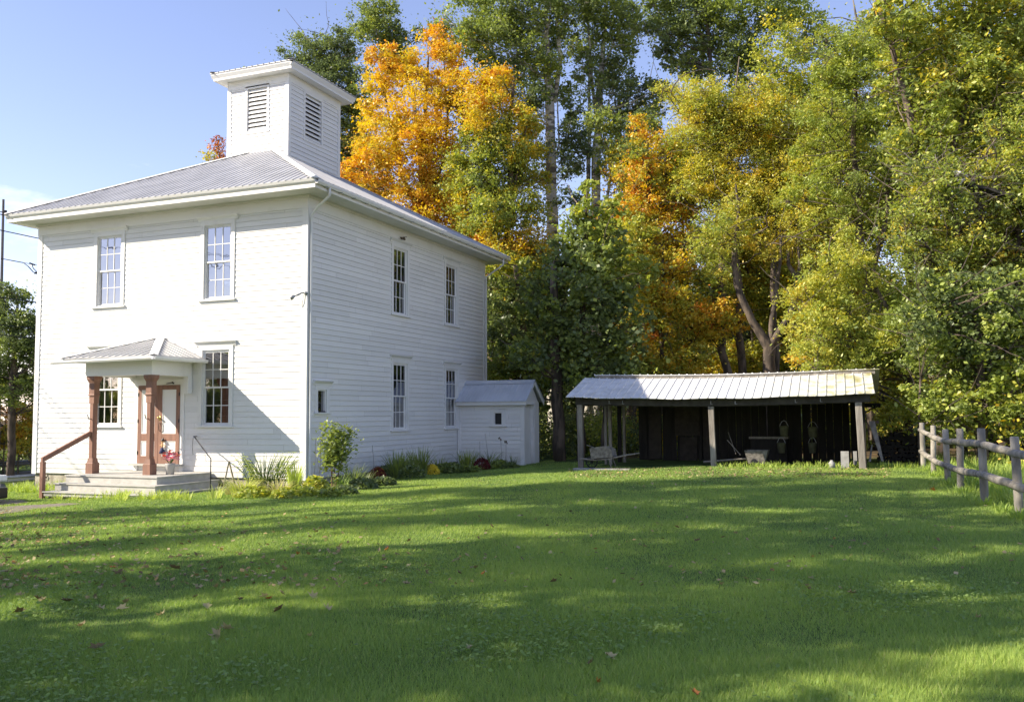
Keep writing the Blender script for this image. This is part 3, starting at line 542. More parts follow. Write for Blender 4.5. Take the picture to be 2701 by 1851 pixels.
# ---- porch ----
PC=-4.91
def zd(y): return .15+y*.015
mb=MB()
def slab(hw,yf,z,th):
    # boards: top slab with slight overhang
    mb.box(-6.17,PC+hw+.03,yf-.03,-.04,z-.032,z); mb.box(-6.14,PC+hw,yf,-.05,z-th,z-.033)
slab(1.86,-2.05,.145,.2); slab(2.14,-2.40,-.045,.2); slab(2.42,-2.74,-.235,.12)
pd=mb.build('porch_steps',M['porch'],HALL,bevel=.004)
mb=MB(); mb.box(-6.1,PC+2.3,-2.62,-.1,-.6,-.36); mb.build('step_footing',M['stone'],pd)
for s in (-1,1):
    cx=PC+s*1.0; cy=-1.4; mb=MB()
    def sq(h,z0,z1,h1=None):
        h1=h if h1 is None else h1
        mb.add([(cx-h,cy-h,z0),(cx+h,cy-h,z0),(cx+h,cy+h,z0),(cx-h,cy+h,z0),(cx-h1,cy-h1,z1),(cx+h1,cy-h1,z1),(cx+h1,cy+h1,z1),(cx-h1,cy+h1,z1)],[(0,3,2,1),(4,5,6,7),(0,1,5,4),(1,2,6,5),(2,3,7,6),(3,0,4,7)])
    sq(.122,.145,.42); sq(.122,.42,.44,.105); sq(.10,.44,.56,.08)
    # chamfered shaft: octagon
    oc=lambda h,c,z:[(cx-h+c,cy-h,z),(cx+h-c,cy-h,z),(cx+h,cy-h+c,z),(cx+h,cy+h-c,z),(cx+h-c,cy+h,z),(cx-h+c,cy+h,z),(cx-h,cy+h-c,z),(cx-h,cy-h+c,z)]
    mb.prism(oc(.08,.024,.561),(0,0,1.48)); sq(.086,2.041,2.25); sq(.112,2.25,2.275); sq(.102,2.276,2.30,.094); sq(.094,2.301,2.60); sq(.094,2.601,2.70,.138); sq(.138,2.701,2.78)
    pc=mb.build('porch_column',M['brown'],pd)
    mb=MB(); mb.tube([(cx+.0,cy-.08,1.62),(cx+.0,cy-.17,1.62),(cx-.02,cy-.19,1.74)],.012,6); mb.build('hook',M['dark'],pc)
mb=MB(); yb=-1.56
mb.box(PC-1.16,PC+1.16,yb,yb+.3,2.781,3.16); mb.box(PC-1.16,PC-.88,yb+.301,-.03,2.781,3.16); mb.box(PC+.88,PC+1.16,yb+.301,-.03,2.781,3.16); mb.box(PC-.879,PC+.879,yb+.301,-.04,2.9,2.93)
mb.box(PC+1.0,PC+1.16,-.2,-.03,2.3,2.78)
mb.build('porch_beam',M['trim'],pd)
mb=MB(); mb.box(PC-1.55,PC+1.55,-1.93,-.03,3.161,3.185); mb.box(PC-1.57,PC+1.57,-1.955,-1.931,3.15,3.25); mb.box(PC+1.551,PC+1.575,-1.93,-.03,3.15,3.25); mb.box(PC-1.575,PC-1.551,-1.93,-.03,3.15,3.25); mb.build('porch_soffit',M['trim'],pd)
# pyramid roof against the wall
ax0,ax1,ay,az,at_=PC-1.62,PC+1.62,-2.0,3.26,3.93
mb=MB(); A=(PC,-.02,at_)
mb.add([(ax0,ay,az),(ax1,ay,az),A,(ax1,-.02,az),(ax0,-.02,az)],[(0,1,2),(1,3,2),(4,0,2)])
mb.add([(ax0,ay,az-.03),(ax1,ay,az-.03),(ax1,-.02,az-.03),(ax0,-.02,az-.03),(ax0,ay,az),(ax1,ay,az),(ax1,-.02,az),(ax0,-.02,az)],[(0,3,2,1),(0,1,5,4),(1,2,6,5),(3,0,4,7)])
sl=(at_-az)/1.98; n=np.array([0,-sl,1]); n/=np.linalg.norm(n); k=0; x=ax0+.11
while x<ax1:
    d=1.98*(1-abs(x-PC)/1.62); 
    if d>.08: rib(mb,(x,ay,az),(x,ay+d,az+d*sl),n,(1,0,0),w=.014,h=.022)
    x+=.229
sl=(at_-az)/1.62; 
for sgn in (1,-1):
    n=np.array([sgn*sl,0,1]); n/=np.linalg.norm(n); y=ay+.11
    while y<-.1:
        d=1.62*(1-abs(y+.02)/1.98)
        d=1.62*(y-ay)/1.98
        xe_=ax1 if sgn>0 else ax0
        rib(mb,(xe_,y,az),(xe_-sgn*d,y,az+d*sl),n,(0,1,0),w=.014,h=.022); y+=.229
pr=mb.build('porch_roof',M['roof'],pd)
mb=MB()
for xe_ in (ax0,ax1):
    a=np.array((xe_,ay,az+.03)); b=np.array((PC,-.02,at_+.03)); d=(b-a)/np.linalg.norm(b-a); s=np.cross(d,(0,0,1)); s/=np.linalg.norm(s); c=.11; dn=np.array([0,0,-.03])
    mb.quad(a+s*c+dn,b+s*c+dn,b,a); mb.quad(a,b,b-s*c+dn,a-s*c+dn)
mb.build('porch_ridge_cap',M['trim'],pr)
gutter('porch_gutter',[(ax1+.0,ay-.045,3.19),(ax0-.25,ay-.045,3.15)],pr,r=.05); gutter('porch_gutter',[(ax1+.045,ay-.03,3.19),(ax1+.045,-.03,3.19)],pr,r=.05)
P0=gp(143,1306); rt=np.array([-6.05,-1.5,1.22])
hb=np.array([-6.24,-2.70,0])
mb=MB(); mb.box(hb[0]-.05,hb[0]+.05,hb[1]-.05,hb[1]+.05,g(hb[0],hb[1])-.1,.52); hr=mb.build('handrail_post',M['brown'],HALL)
mb=MB(); a=np.array([hb[0],hb[1],.52]); b=np.array([PC-1.0-.03,-1.49,1.16]); d=b-a; s=np.cross(d/np.linalg.norm(d),(0,0,1)); s/=np.linalg.norm(s); up=np.array([0,0,1.])
mb.add([a-s*.045-d*.03,a+s*.045-d*.03,b+s*.045,b-s*.045,a-s*.045+up*.13-d*.03,a+s*.045+up*.13-d*.03,b+s*.045+up*.13,b-s*.045+up*.13],[(0,3,2,1),(4,5,6,7),(0,1,5,4),(1,2,6,5),(2,3,7,6),(3,0,4,7)]); mb.build('handrail',M['brown'],HALL)
# ---- pot, sawhorse ----
pt=thing('flower_pot',(-3.45,-1.15,.14),'grey pot of pink and orange artificial flowers on the porch beside the right brown column','flower pot')
mb=MB(); mb.tube([(-3.45,-1.15,.145),(-3.45,-1.15,.40),(-3.45,-1.15,.44),(-3.45,-1.15,.441)],[.10,.125,.135,.11],14); mb.build('pot',M['pot'],pt,smooth=True)
rg=random.Random(8)
for nm,mm,k in (('pink_blooms',M['pink'],26),('orange_blooms',M['orange'],26)):
    mb=MB()
    for i in range(k):
        th=rg.random()*6.28; rr=rg.random()**.5*.24; zz=.52+.17*(1-rr/.3)+rg.uniform(-.06,.06)
        c=np.array([-3.45+rr*math.cos(th),-1.15+rr*math.sin(th),zz+(.06 if nm[0]=='o' else 0)]); 
        for q in range(5):
            dv=np.array([math.cos(q*1.256+i),math.sin(q*1.256+i),.5])*.045; e2=np.array([-dv[1],dv[0],.01])*.6
            mb.add([c,c+dv+e2,c+dv*1.3,c+dv-e2],[(0,1,2,3)])
    mb.build(nm,mm,pt)
mb=MB()
for i in range(14):
    th=rg.random()*6.28; mb.tube([(-3.45,-1.15,.4),(-3.45+.12*math.cos(th),-1.15+.12*math.sin(th),.55)],.006,4)
mb.build('stems',mat('green_stem',(.06,.12,.03)),pt)
q=gp(587,1296); ah=thing('easel_frame',(q[0],q[1],g(q[0],q[1])),'small pale wooden A-shaped frame leaning beside the porch steps','easel')
A_=at(604,1219,np.dot(q-CAM,_f)+.1)
for i,(px,py,dz) in enumerate(((586,1297,0.),(619,1272,.55))):
    b=at(px,py,np.dot(q-CAM,_f)+dz); mb=MB(); mb.tube([b-(0,0,.05),A_+np.array([0,0,.03])],.024,4); mb.build('leg',M['yellow_wood'],ah)
mb=MB(); b=at(590,1275,np.dot(q-CAM,_f)+.05); c=at(612,1262,np.dot(q-CAM,_f)+.3); mb.tube([b,c],.018,4); mb.build('brace',M['yellow_wood'],ah)
# ================= OPEN SHED =================
SP0=np.array([5.79,5.54,0]); SP1=np.array([13.5,5.82,0])
ux=(SP1-SP0)/np.linalg.norm(SP1-SP0); uy=np.array([-ux[1],ux[0],0]); uz=np.array([0,0,1.]); SLN=float(np.linalg.norm(SP1-SP0))
SD=3.6; GZ=lambda a,b: g(*(SP0+ux*a+uy*b)[:2])
SH=thing('open_shed',(9.6,7.3,.15),'low open-fronted dark timber shed with sagging ribbed metal roof behind the lawn','shed')
ORI=(SP0[0],SP0[1],0)
def SP(a,b,z): return SP0+ux*a+uy*b+uz*z
def sag(a): return -.075*math.sin(math.pi*min(max(a/SLN,0),1))
# roof sheet front & back with sag
NA=34
def shed_roof(b0,z0,b1,z1,a0,a1,name,m,lift=0):
    mb=MB(); k=len(mb.v); rg=random.Random(name)
    cols=[a0+(a1-a0)*i/NA for i in range(NA+1)]
    th=.012
    for a in cols:
        s=sag(a); w_=.012*math.sin(a*3.1+z0)
        for b,z,t_ in ((b0,z0+w_,0),(b1,z1,0)): mb.v.append(tuple(SP(a,b,z+s*(1 if b<1 else .8)))); mb.v.append(tuple(SP(a,b,z+s*(1 if b<1 else .8)-th)))
    for i in range(NA):
        q=i*4; mb.f+=[(q,q+4,q+6,q+2),(q+1,q+3,q+7,q+5),(q,q+1,q+5,q+4),(q+2,q+6,q+7,q+3)]
    mb.f+=[(0,2,3,1),(NA*4,NA*4+1,NA*4+3,NA*4+2)]
    a=a0+.02; n=np.cross(ux,(SP(0,b1,z1)-SP(0,b0,z0))); n/=np.linalg.norm(n)
    if n[2]<0: n=-n
    while a<a1+.01:
        s0,s1=sag(a)*(1 if b0<1 else .8),sag(a)*.8; w_=.012*math.sin(a*3.1+z0)
        A=SP(a,b0,z0+s0+w_); B=SP(a,b1,z1+s1); A=A+(A-B)/np.linalg.norm(A-B)*.015; rib(mb,A,B,n,ux,w=.017,h=.024); a+=.2405
    return mb.build(name,m,SH)
M['shedroof'].name='mossy_shed_roofing'
shed_roof(-.32,2.16,1.82,2.80,-.33,SLN+.40,'roof',M['shedroof'])
shed_roof(SD+.45,2.0,1.70,2.895,.0,SLN+.62,'rear_roof',M['shedroof'])
mb=MB()
def wpoly(a0,a1,b0,b1,z0,z1,mb): mb.obox(SP0,ux,uy,uz,a0,a1,b0,b1,z0,z1)
for i in range(12):  # ridge board under rear sheets
    a=.1+(SLN+.4)*i/12; b=.1+(SLN+.4)*(i+1)/12; s=sag((a+b)/2)*.8; wpoly(a,b,1.74,1.80,2.76+s,2.87+s,mb)
mb.build('ridge_board',M['oldwood'],SH)
mb=MB()
for i in range(14):
    a=-.12+(SLN+.42)*i/14; b=-.12+(SLN+.42)*(i+1)/14; s=sag((a+b)/2); wpoly(a,b-.0005,-.06,.0,1.95+s,2.14+s,mb); wpoly(a,b-.0005,.001,.06,1.93+s,2.08+s,mb)
mb.build('front_beam',M['beam'],SH)
def post(a,b,w_,zt,m,lean=(0,0)):
    mb=MB(); z0=GZ(a,b)-.08; mb.obox(SP0,ux,uy,uz,a-w_,a+w_,b-w_,b+w_,z0,zt)
    for i in range(4): # lean
        v=np.array(mb.v[i])+ux*lean[0]+uy*lean[1]; mb.v[i]=tuple(v)
    return mb.build('post',m,SH,bevel=.008)
post(0,0,.075,1.94,M['oldwood'],(.02,0)); post(3.83,0,.075,1.86,M['oldwood'],(.05,0)); post(SLN,0,.085,1.94,M['oldwood'],(.06,0))
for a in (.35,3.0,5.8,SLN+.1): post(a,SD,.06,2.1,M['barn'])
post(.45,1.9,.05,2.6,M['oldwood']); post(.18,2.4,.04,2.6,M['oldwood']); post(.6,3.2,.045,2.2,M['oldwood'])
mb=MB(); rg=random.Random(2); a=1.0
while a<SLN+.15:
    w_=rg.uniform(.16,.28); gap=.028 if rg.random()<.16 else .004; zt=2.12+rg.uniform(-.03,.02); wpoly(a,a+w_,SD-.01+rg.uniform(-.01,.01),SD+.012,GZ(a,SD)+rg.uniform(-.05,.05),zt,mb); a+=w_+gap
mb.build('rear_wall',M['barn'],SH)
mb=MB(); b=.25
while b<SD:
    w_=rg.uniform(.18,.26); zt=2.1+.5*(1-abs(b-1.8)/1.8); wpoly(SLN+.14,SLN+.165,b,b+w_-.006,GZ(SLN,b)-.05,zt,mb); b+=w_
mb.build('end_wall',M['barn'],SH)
mb=MB()
for a in (.1,1.4,2.7,4.0,5.3,6.6,SLN-.05):
    s=sag(a)
    for (b0,z0,b1,z1) in ((-.25,2.11,1.78,2.72),(SD+.3,2.0,1.78,2.78)):
        A=SP(a,b0,z0+s); B=SP(a,b1,z1+s*.8); mb.tube([A,B],.04,4)
for a in (.1,2.7,5.3,SLN-.05): mb.tube([SP(a,.05,1.95+sag(a)),SP(a,SD,2.0)],.05,4)
mb.tube([SP(SLN+.1,SD+.1,1.88),SP(SLN+.7,SD+.1,1.88)],.07,4)
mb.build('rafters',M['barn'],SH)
mb=MB()
for (a0,a1,z0,z1,dy) in ((2.2,3.0,.95,1.9,.03),(1.35,1.75,.2,1.9,.04),(2.35,2.9,.1,.9,.02),(3.1,3.35,.15,1.9,.05)): wpoly(a0,a1,SD-.06-dy,SD-.04-dy,z0,z1,mb)
mb.build('wall_boards',mat('brown_barn_boards',(.045,.036,.028),.9,noise=(.025,.02,.016),nscale=6,bump=.3),SH)
mb=MB()
for a,s in ((.9,0),(1.3,0),(3.83,.0),(4.5,0),(6.1,0),(6.75,0)): wpoly(a,a+.012,-.075,-.061,2.0+sag(a),2.08+sag(a),mb); wpoly(a,a+.06,-.12,-.061,1.99+sag(a),1.997+sag(a),mb)
mb.build('beam_hooks',M['steel'],SH)
# hanging pails on rear wall
for i,(px,py,rr,lab) in enumerate(((2068,1136,.13,'faded yellow pail hanging high on the shed rear wall, nearest the middle post'),(2144,1139,.145,'faded yellow pail hanging high on the shed rear wall, nearer the right post'),(2061,1180,.125,'dull pail hanging low on the shed rear wall under the pail nearest the middle post'),(2143,1180,.12,'dull pail hanging low on the shed rear wall under the pail nearer the right post'))):
    c=at(px,py,27.2); P=thing('hanging_pail',tuple(c-(0,0,.16)),lab,'pail','pails hung inside the shed')
    mb=MB(); mb.tube([c-(0,0,.16),c+(0,0,.14),c+(0,0,.15)],[rr*.82,rr,rr*1.05],14); mb.build('bucket',M['pail'],P,smooth=True)
    mb=MB(); mb.tube([c+(-rr,0,.13),c+(-rr*.5,0,.27),c+(0,0,.31),c+(rr*.5,0,.27),c+(rr,0,.13)],.007,5,cap=False); mb.build('handle',M['steel'],P)
# grey tub cart
o=thing('wooden_tub',tuple(SP(4.95,1.2,GZ(4.95,1.2))),'grey flared wooden tub standing inside the shed beyond the middle post','tub')
mb=MB(); z0=GZ(4.95,1.2)+.03
def flare(a0,a1,b0,b1,z0,z1,f,mb):
    A=[SP(a0+f,b0+f*.6,z0),SP(a1-f,b0+f*.6,z0),SP(a1-f,b1-f*.6,z0),SP(a0+f,b1-f*.6,z0)]; B=[SP(a0,b0,z1),SP(a1,b0,z1),SP(a1,b1,z1),SP(a0,b1,z1)]
    C=[SP(a0+.03,b0+.03,z1),SP(a1-.03,b0+.03,z1),SP(a1-.03,b1-.03,z1),SP(a0+.03,b1-.03,z1)]; D=[SP(a0+f+.03,b0+f*.6+.03,z0+.05),SP(a1-f-.03,b0+f*.6+.03,z0+.05),SP(a1-f-.03,b1-f*.6-.03,z0+.05),SP(a0+f+.03,b1-f*.6-.03,z0+.05)]
    mb.add(A+B+C+D,[(0,3,2,1),(0,1,5,4),(1,2,6,5),(2,3,7,6),(3,0,4,7),(4,5,9,8),(5,6,10,9),(6,7,11,10),(7,4,8,11),(8,9,13,12),(9,10,14,13),(10,11,15,14),(11,8,12,15),(12,13,14,15)])
flare(4.62,5.28,.9,1.6,z0+.02,z0+.40,.11,mb); mb.build('tub_body',M['barrow'],o)
mb=MB(); mb.tube([SP(4.9,.82,z0+.08),SP(4.9,.9,z0+.08)],.09,12); mb.tube([SP(4.9,1.55,z0+.08),SP(4.9,1.64,z0+.08)],.09,12); mb.build('wheels',M['dark'],o)
# plank on the ground, blocks, box, jug
mb=MB(); A=at(1856,1218,25.9); B=at(1972,1209,26.3); mb.tube([A,B],.028,4); lone(mb,'plank',M['oldwood'],'long pale plank lying low behind the middle shed post','plank')
mb=MB(); A=at(1940,1120,27); B=at(1925,1195,26.4); mb.tube([at(1918,1160,26.6),at(1953,1199,26.2)],.012,5); mb.tube([at(1921,1140,26.8),at(1941,1197,26.2)],.01,5)
lone(mb,'tool_handles',M['oldwood'],'two thin tool handles leaning behind the grey tub in the shed','tool')
def block(px,py0,py1,wpx,Z,label):
    b=at(px,py1,Z); t_=at(px,py0,Z); h=t_[2]-b[2]; hw=wpx/FPX*Z/2; mb=MB()
    mb.obox((b[0],b[1],b[2]),ux,uy,uz,-hw,hw,-.1,.1,-.05,h); o=lone(mb,'concrete_block',M['concrete'],label,'block','concrete blocks in the shed')
    return o
block(2229,1190,1229,20,24.6,'pale upright block standing inside the shed left of the right post, the wider one'); block(2256,1190,1220,9,24.9,'narrow pale block partly hidden behind the right shed post')
mb=MB(); c=at(2194,1229,24.3); c[2]=g(c[0],c[1]); mb.tube([c,c+(0,0,.14),c+(0,0,.19),c+(0,0,.22)],[.085,.09,.04,.03],12); lone(mb,'stone_jug',M['concrete'],'small pale jug on the ground at the front edge of the shed','jug',smooth=True)
o=thing('storage_box',tuple(SP(4.9,2.9,GZ(4.9,2.9))),'dark wooden storage box set against the shed rear wall above the grey tub','box')
mb=MB(); z0=GZ(4.9,2.9); mb.obox(SP0,ux,uy,uz,4.65,5.7,2.7,3.2,z0,z0+.72); mb.build('box_body',M['barn'],o,bevel=.01); mb=MB(); mb.obox(SP0,ux,uy,uz,4.6,5.75,2.65,3.25,z0+.721,z0+.78); mb.build('lid',M['oldwood'],o)
# leaning boards at the right end
def lean(px0,py0,px1,py1,w0,w1,Z0,Z1,label):
    A=at(px0,py0,Z0); B=at(px1,py1,Z1); s=ux; n=uy*.018; mb=MB()
    mb.add([B-s*w1,B+s*w1,A+s*w0,A-s*w0,B-s*w1+n,B+s*w1+n,A+s*w0+n,A-s*w0+n],[(0,1,2,3),(7,6,5,4),(0,4,5,1),(1,5,6,2),(2,6,7,3),(3,7,4,0)]); lone(mb,'leaning_board',M['oldwood'],label,'board','boards leaning at the shed end')
lean(2299,1110,2328,1216,.085,.03,25.4,24.6,'long tapering grey board leaning on the right end of the shed')
lean(2300,1172,2294,1217,.02,.03,25.2,24.7,'short narrow board leaning near the foot of the shed right end')
# stacked dark woodpile between shed and fence
o=thing('woodpile',tuple(at(2375,1225,26.5)),'dark shaded pile of stacked logs between the shed and the rail fence','woodpile')
rg=random.Random(4); mb=MB()
for i in range(12):
    for j in range(9):
        z=.08+j*.125+rg.uniform(-.02,.02); px=2325+i*10
        if j>7-abs(i-5)*.35: continue
        c=at(px+rg.uniform(-3,3),1225,26.6); c[2]=g(c[0],c[1])+z; mb.tube([c,c+uy*rg.uniform(.9,1.1)],rg.uniform(.055,.075),8,jit=.15,rng=rg)
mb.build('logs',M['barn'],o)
# ---- wheelbarrow ----
wb=thing('wheelbarrow',tuple(at(1590,1229,26.0)),'old grey wooden wheelbarrow parked at the left end of the shed, handles to the right','wheelbarrow')
Zb=26.0
def wp(px,py,d=0): return at(px,py,Zb)+uy*d
for d in (-.22,.22):
    mb=MB(); pth=[wp(1532,1209,d*.5),wp(1575,1212,d*.8),wp(1610,1209,d),wp(1650,1200,d*1.3),wp(1681,1196,d*1.4)]; mb.tube(pth,[.022,.024,.024,.022,.016],6); mb.build('handle',M['barrow'],wb)
    mb=MB(); mb.tube([wp(1611,1208,d),wp(1618,1231,d*1.25)],[.024,.017],5); mb.build('leg',M['barrow'],wb)
mb=MB()
for d0,d1 in ((-.27,-.25),(.25,.27)):
    top=[(1561,1181),(1585,1177),(1605,1177),(1618,1185),(1621,1199)]; 
    pts=[(1566,1209)]+top+[(1622,1203)]
    P=[wp(x,y,d0) for x,y in pts]; mb.prism(P,uy*(d1-d0))
mb.add([wp(1561,1181,-.25),wp(1566,1209,-.25),wp(1566,1209,.25),wp(1561,1181,.25)],[(0,1,2,3)]); mb.add([wp(1564,1209,-.25),wp(1622,1203,-.25),wp(1622,1203,.25),wp(1564,1209,.25)],[(0,1,2,3)])
mb.build('tray',M['barrow'],wb)
mb=MB(); c=wp(1561,1218,0)
ring=[c+ux*.16*math.cos(q)+uz*.16*math.sin(q) for q in np.linspace(0,2*math.pi,21)]; mb.tube(ring,.018,6,cap=False)
for k in range(4): q=k*math.pi/4; mb.tube([c-ux*.15*math.cos(q)-uz*.15*math.sin(q),c+ux*.15*math.cos(q)+uz*.15*math.sin(q)],.01,5)
mb.tube([c-uy*.14,c+uy*.14],.02,7); mb.build('wheel',M['dark'],wb)
mb=MB(); mb.tube([wp(1555,1210,0),wp(1566,1196,-.1)],.008,5); mb.tube([wp(1545,1174,.1),wp(1567,1181,.05),wp(1580,1180,0)],.012,5); mb.build('braces',M['barrow'],wb)
mb=MB(); c=at(1560,1236,25.6); c[2]=g(c[0],c[1]); mb.obox(c,ux,uy,uz,-.5,1.1,-.15,.15,-.03,.05); lone(mb,'sill_stone',M['concrete'],'flat pale stone slab under the wheelbarrow','stone slab')
# ================= RAIL FENCE =================
FE=thing('rail_fence',(20,0,.2),'round-log rail fence with two rails curving along the right side of the lawn','fence')
fp=[(2436,1236.8,23.6,555/4.551),(2463,1253,21.7,131),(2501,1276,19.4,144),(2534,1300.5,17.2,170),(2598,1330,14.6,200),(2690,1366,13.2,214)]
ps=[]
for px,py,Z,hp in fp:
    b=at(px,py,Z); ps.append((b,hp/FPX*Z))
# continue towards the viewer, outside the frame
d=ps[5][0]-ps[4][0]; ps.append((ps[5][0]+d*1.0,1.2)); ps.append((ps[5][0]+d*2.0,1.2))
rg=random.Random(11)
for i,(b,h) in enumerate(ps):
    b=b.copy(); h=h*1.0
    mb=MB(); r0=.062; lean=np.array([rg.uniform(-.03,.03),rg.uniform(-.03,.03),0]); mb.tube([b-(0,0,.2),b,b+lean*.5+(0,0,h*.5),b+lean+(0,0,h-.01),b+lean+(0,0,h)],[r0*1.05,r0*1.03,r0,r0*.97,r0*.8],12,jit=.03,rng=rg); mb.build('post',M['log'],FE,smooth=True)
rails=[(.955*0+.94,.30)]
hz=[(.83,.36),(.80,.33),(.78,.34),(.80,.36),(.80,.40),(.80,.40),(.80,.4),(.8,.4)]
for i in range(len(ps)-1):
    for k in (0,1):
        a,b=ps[i],ps[i+1]; ha=a[1]*hz[i][k]; hb_=b[1]*hz[i+1][k]
        dv=(b[0]-a[0]); dv[2]=0; dv/=np.linalg.norm(dv); off=np.array([dv[1],-dv[0],0])*(.06 if i%2 else .03)
        A=a[0]+uz*ha+off-dv*.12; B=b[0]+uz*hb_+off+dv*.12; mid=(A+B)/2-uz*.012; r0=rg.uniform(.055,.066)
        mb=MB(); mb.tube([A,A*.7+B*.3,mid,A*.3+B*.7,B],[r0*.8,r0,r0*1.03,r0,r0*.85],12,jit=.04,rng=rg); mb.build('rail',M['log'],FE,smooth=True)
# far stub beyond first post
a=ps[0]; dv=a[0]-ps[1][0]; dv/=np.linalg.norm(dv)
for k in (0,1):
    mb=MB(); A=a[0]+uz*a[1]*hz[0][k]; mb.tube([A,A+dv*.55],.055,10); mb.build('rail',M['log'],FE,smooth=True)
# ================= LEFT SIDE: guard rails, pole, wires, car =================
def guard(x,zt,lab,m,zlo):
    G=thing('guard_rail',(x,7,g(x,7)),lab,'guard rail','roadside guard rails')
    mb=MB(); pr=[(0,0),(.03,.02),(.07,.08),(.03,.13),(.03,.18),(.07,.23),(.03,.29),(0,.31),(-.004,.31),(.026,.285),(.026,.02),(-.004,0)]
    P=[np.array((x+a,-30,zt-.31+z)) for a,z in pr[:8]]+[np.array((x-.02,-30,zt)),np.array((x-.02,-30,zt-.31))]
    mb.prism(P,(0,120,0)); mb.build('beam',m,G)
    for k in range(40):
        y=-28+k*3; 
        mb=MB(); mb.box(x-.12,x-.021,y,y+.12,g(x,y)-.3,zt-.02); mb.build('post',m,G)
pA=at(0,1216,1); dA=pA-CAM
def xhit(px,py,x): d=_f*FPX+_r*(px-W0/2)-_u*(py-H0/2); t_=(x-CAM[0])/d[0]; return CAM+d*t_
guard(-20.2,xhit(40,1253,-20.2)[2],'near galvanised guard rail on the hall side of the road',M['steel'],0); guard(-32,xhit(40,1214,-32)[2],'far dark guard rail across the road below the brush',mat('dark_guard_rail',(.16,.16,.165),.7),0)
po=at(9,526,45); pb=at(-2,1100,45)
PL=thing('utility_pole',(pb[0],pb[1],g(pb[0],pb[1])),'thin dark leaning utility pole carrying wires beyond the hall left corner','utility pole')
mb=MB(); b0=np.array([pb[0],pb[1],g(pb[0],pb[1])-.3]); mb.tube([b0,po],[.10,.055],10); mb.build('pole',mat('pole_wood',(.14,.13,.13),.9),PL)
mb=MB(); q=at(13,562,45); mb.tube([at(8,562,45),at(18,562,45)],.06,6); mb.tube([at(14,555,45),at(14,568,45)],.08,8); mb.build('insulator',M['dark'],PL)
wires=[(50,577,-19.0,.022),(50,618,-20.0,.022),(50,791,-18.6,.022),(50,862,-19.4,.018),(50,888,-19.0,.018),(20,563,-19.6,.02)]
wl=['topmost wire running just below the left eave corner','second wire from the top left of the hall','single wire crossing just above the dark tree at the left','upper wire of the pair crossing the dark tree at the left','lower wire of the pair crossing the dark tree at the left','short wire level with the insulator of the utility pole']
for i,(px,py,X_,r_) in enumerate(wires):
    q=xhit(px,py,X_); mb=MB(); n=26; pts=[]
    for k in range(n+1):
        y=-34+k*104/n; pts.append((X_,y,q[2]+.00035*((y-18)**2-(q[1]-18)**2)))
    mb.tube(pts,r_,5); lone(mb,'overhead_wire',M['dark'],wl[i],'wire','overhead wires left of the hall')
mb=MB(); mb.tube([at(3,682,44),at(35,688,44),at(62,693,44),at(75,703,43),at(88,718,43),at(100,722,42)],.022,5); mb.tube([at(62,693,44),at(92,698,43),at(100,700,42)],.015,5); mb.tube([at(84,697,43),at(88,708,43),at(98,718,43)],.02,5); mb.tube([at(92,719,42),at(101,722,42)],.05,6); mb.tube([at(78,694,43),at(92,699,43)],.04,6); lone(mb,'service_drop',M['dark'],'slack looped service cable with connectors left of the upper hall wall','cable','overhead wires left of the hall')
# car nose, pointing right, mostly outside the frame
car=thing('parked_car',(-8.3,-6.0,-.5),'silver and black car nose showing at the extreme left edge beside the path','car')
cn=gp(-150,1345); cn=np.array([cn[0],cn[1],g(cn[0],cn[1])])
cx_=-np.array([_r0[0],_r0[1],0])*.93+np.array([_f[0],_f[1],0])*.3; cx_/=np.linalg.norm(cx_); cy_=np.array([-cx_[1],cx_[0],0])
if np.dot(cy_,_f)<0: cy_=-cy_
prof=[(0.02,.22,.55),(0.0,.35,.62),(.02,.50,.66),(.10,.70,.70),(.35,.86,.74),(.9,.96,.80),(1.35,1.02,.82),(1.9,1.38,.70),(2.3,1.45,.68),(3.3,1.44,.68),(3.9,1.15,.72),(4.3,1.0,.76),(4.45,.7,.78),(4.45,.3,.76)]
mb=MB()
cw=.88
def cp(a,b,z): return cn+cx_*a+cy_*b+uz*z
secs=[]
for (a,zt_,w_) in prof:
    w1=w_/.82*cw; sec=[(-w1*.95,.22),(-w1,.5 if zt_>.5 else zt_*.7),(-w1*.98,min(zt_,.8)*.92+.03),(-w1*.80,zt_),(-w1*.4,zt_+.03),(w1*.4,zt_+.03),(w1*.80,zt_),(w1*.98,min(zt_,.8)*.92+.03),(w1,.5 if zt_>.5 else zt_*.7),(w1*.95,.22)]
    secs.append([cp(a,b+cw,z) for b,z in sec])
for s_ in secs: mb.v+=[tuple(q) for q in s_]
for i in range(len(secs)-1):
    for j in range(9): mb.f.append((i*10+j,i*10+j+1,(i+1)*10+j+1,(i+1)*10+j))
    mb.f.append((i*10+9,i*10,(i+1)*10,(i+1)*10+9))
mb.f.append(tuple(range(10))); mb.f.append(tuple(range((len(secs)-1)*10+9,(len(secs)-1)*10-1,-1)))
mb.build('body',M['carpaint'],car,smooth=True)
mb=MB(); mb.obox(cn,cx_,cy_,uz,-.05,.25,.0,1.76,.12,.40); mb.obox(cn,cx_,cy_,uz,-.03,.1,.45,1.3,.42,.62); mb.build('bumper',M['black'],car,bevel=.04)
mb=MB(); mb.obox(cn,cx_,cy_,uz,-.02,.30,-.005,.36,.54,.70); mb.build('headlight',M['lamp'],car,bevel=.04)
mb=MB(); mb.obox(cn,cx_,cy_,uz,-.02,.30,1.40,1.765,.54,.70); mb.build('headlight',M['lamp'],car,bevel=.04)
mb=MB(); mb.add([cp(1.40,.22,1.03),cp(1.40,1.54,1.03),cp(1.92,1.42,1.40),cp(1.92,.34,1.40)],[(0,1,2,3)]); mb.build('windscreen',M['black'],car)
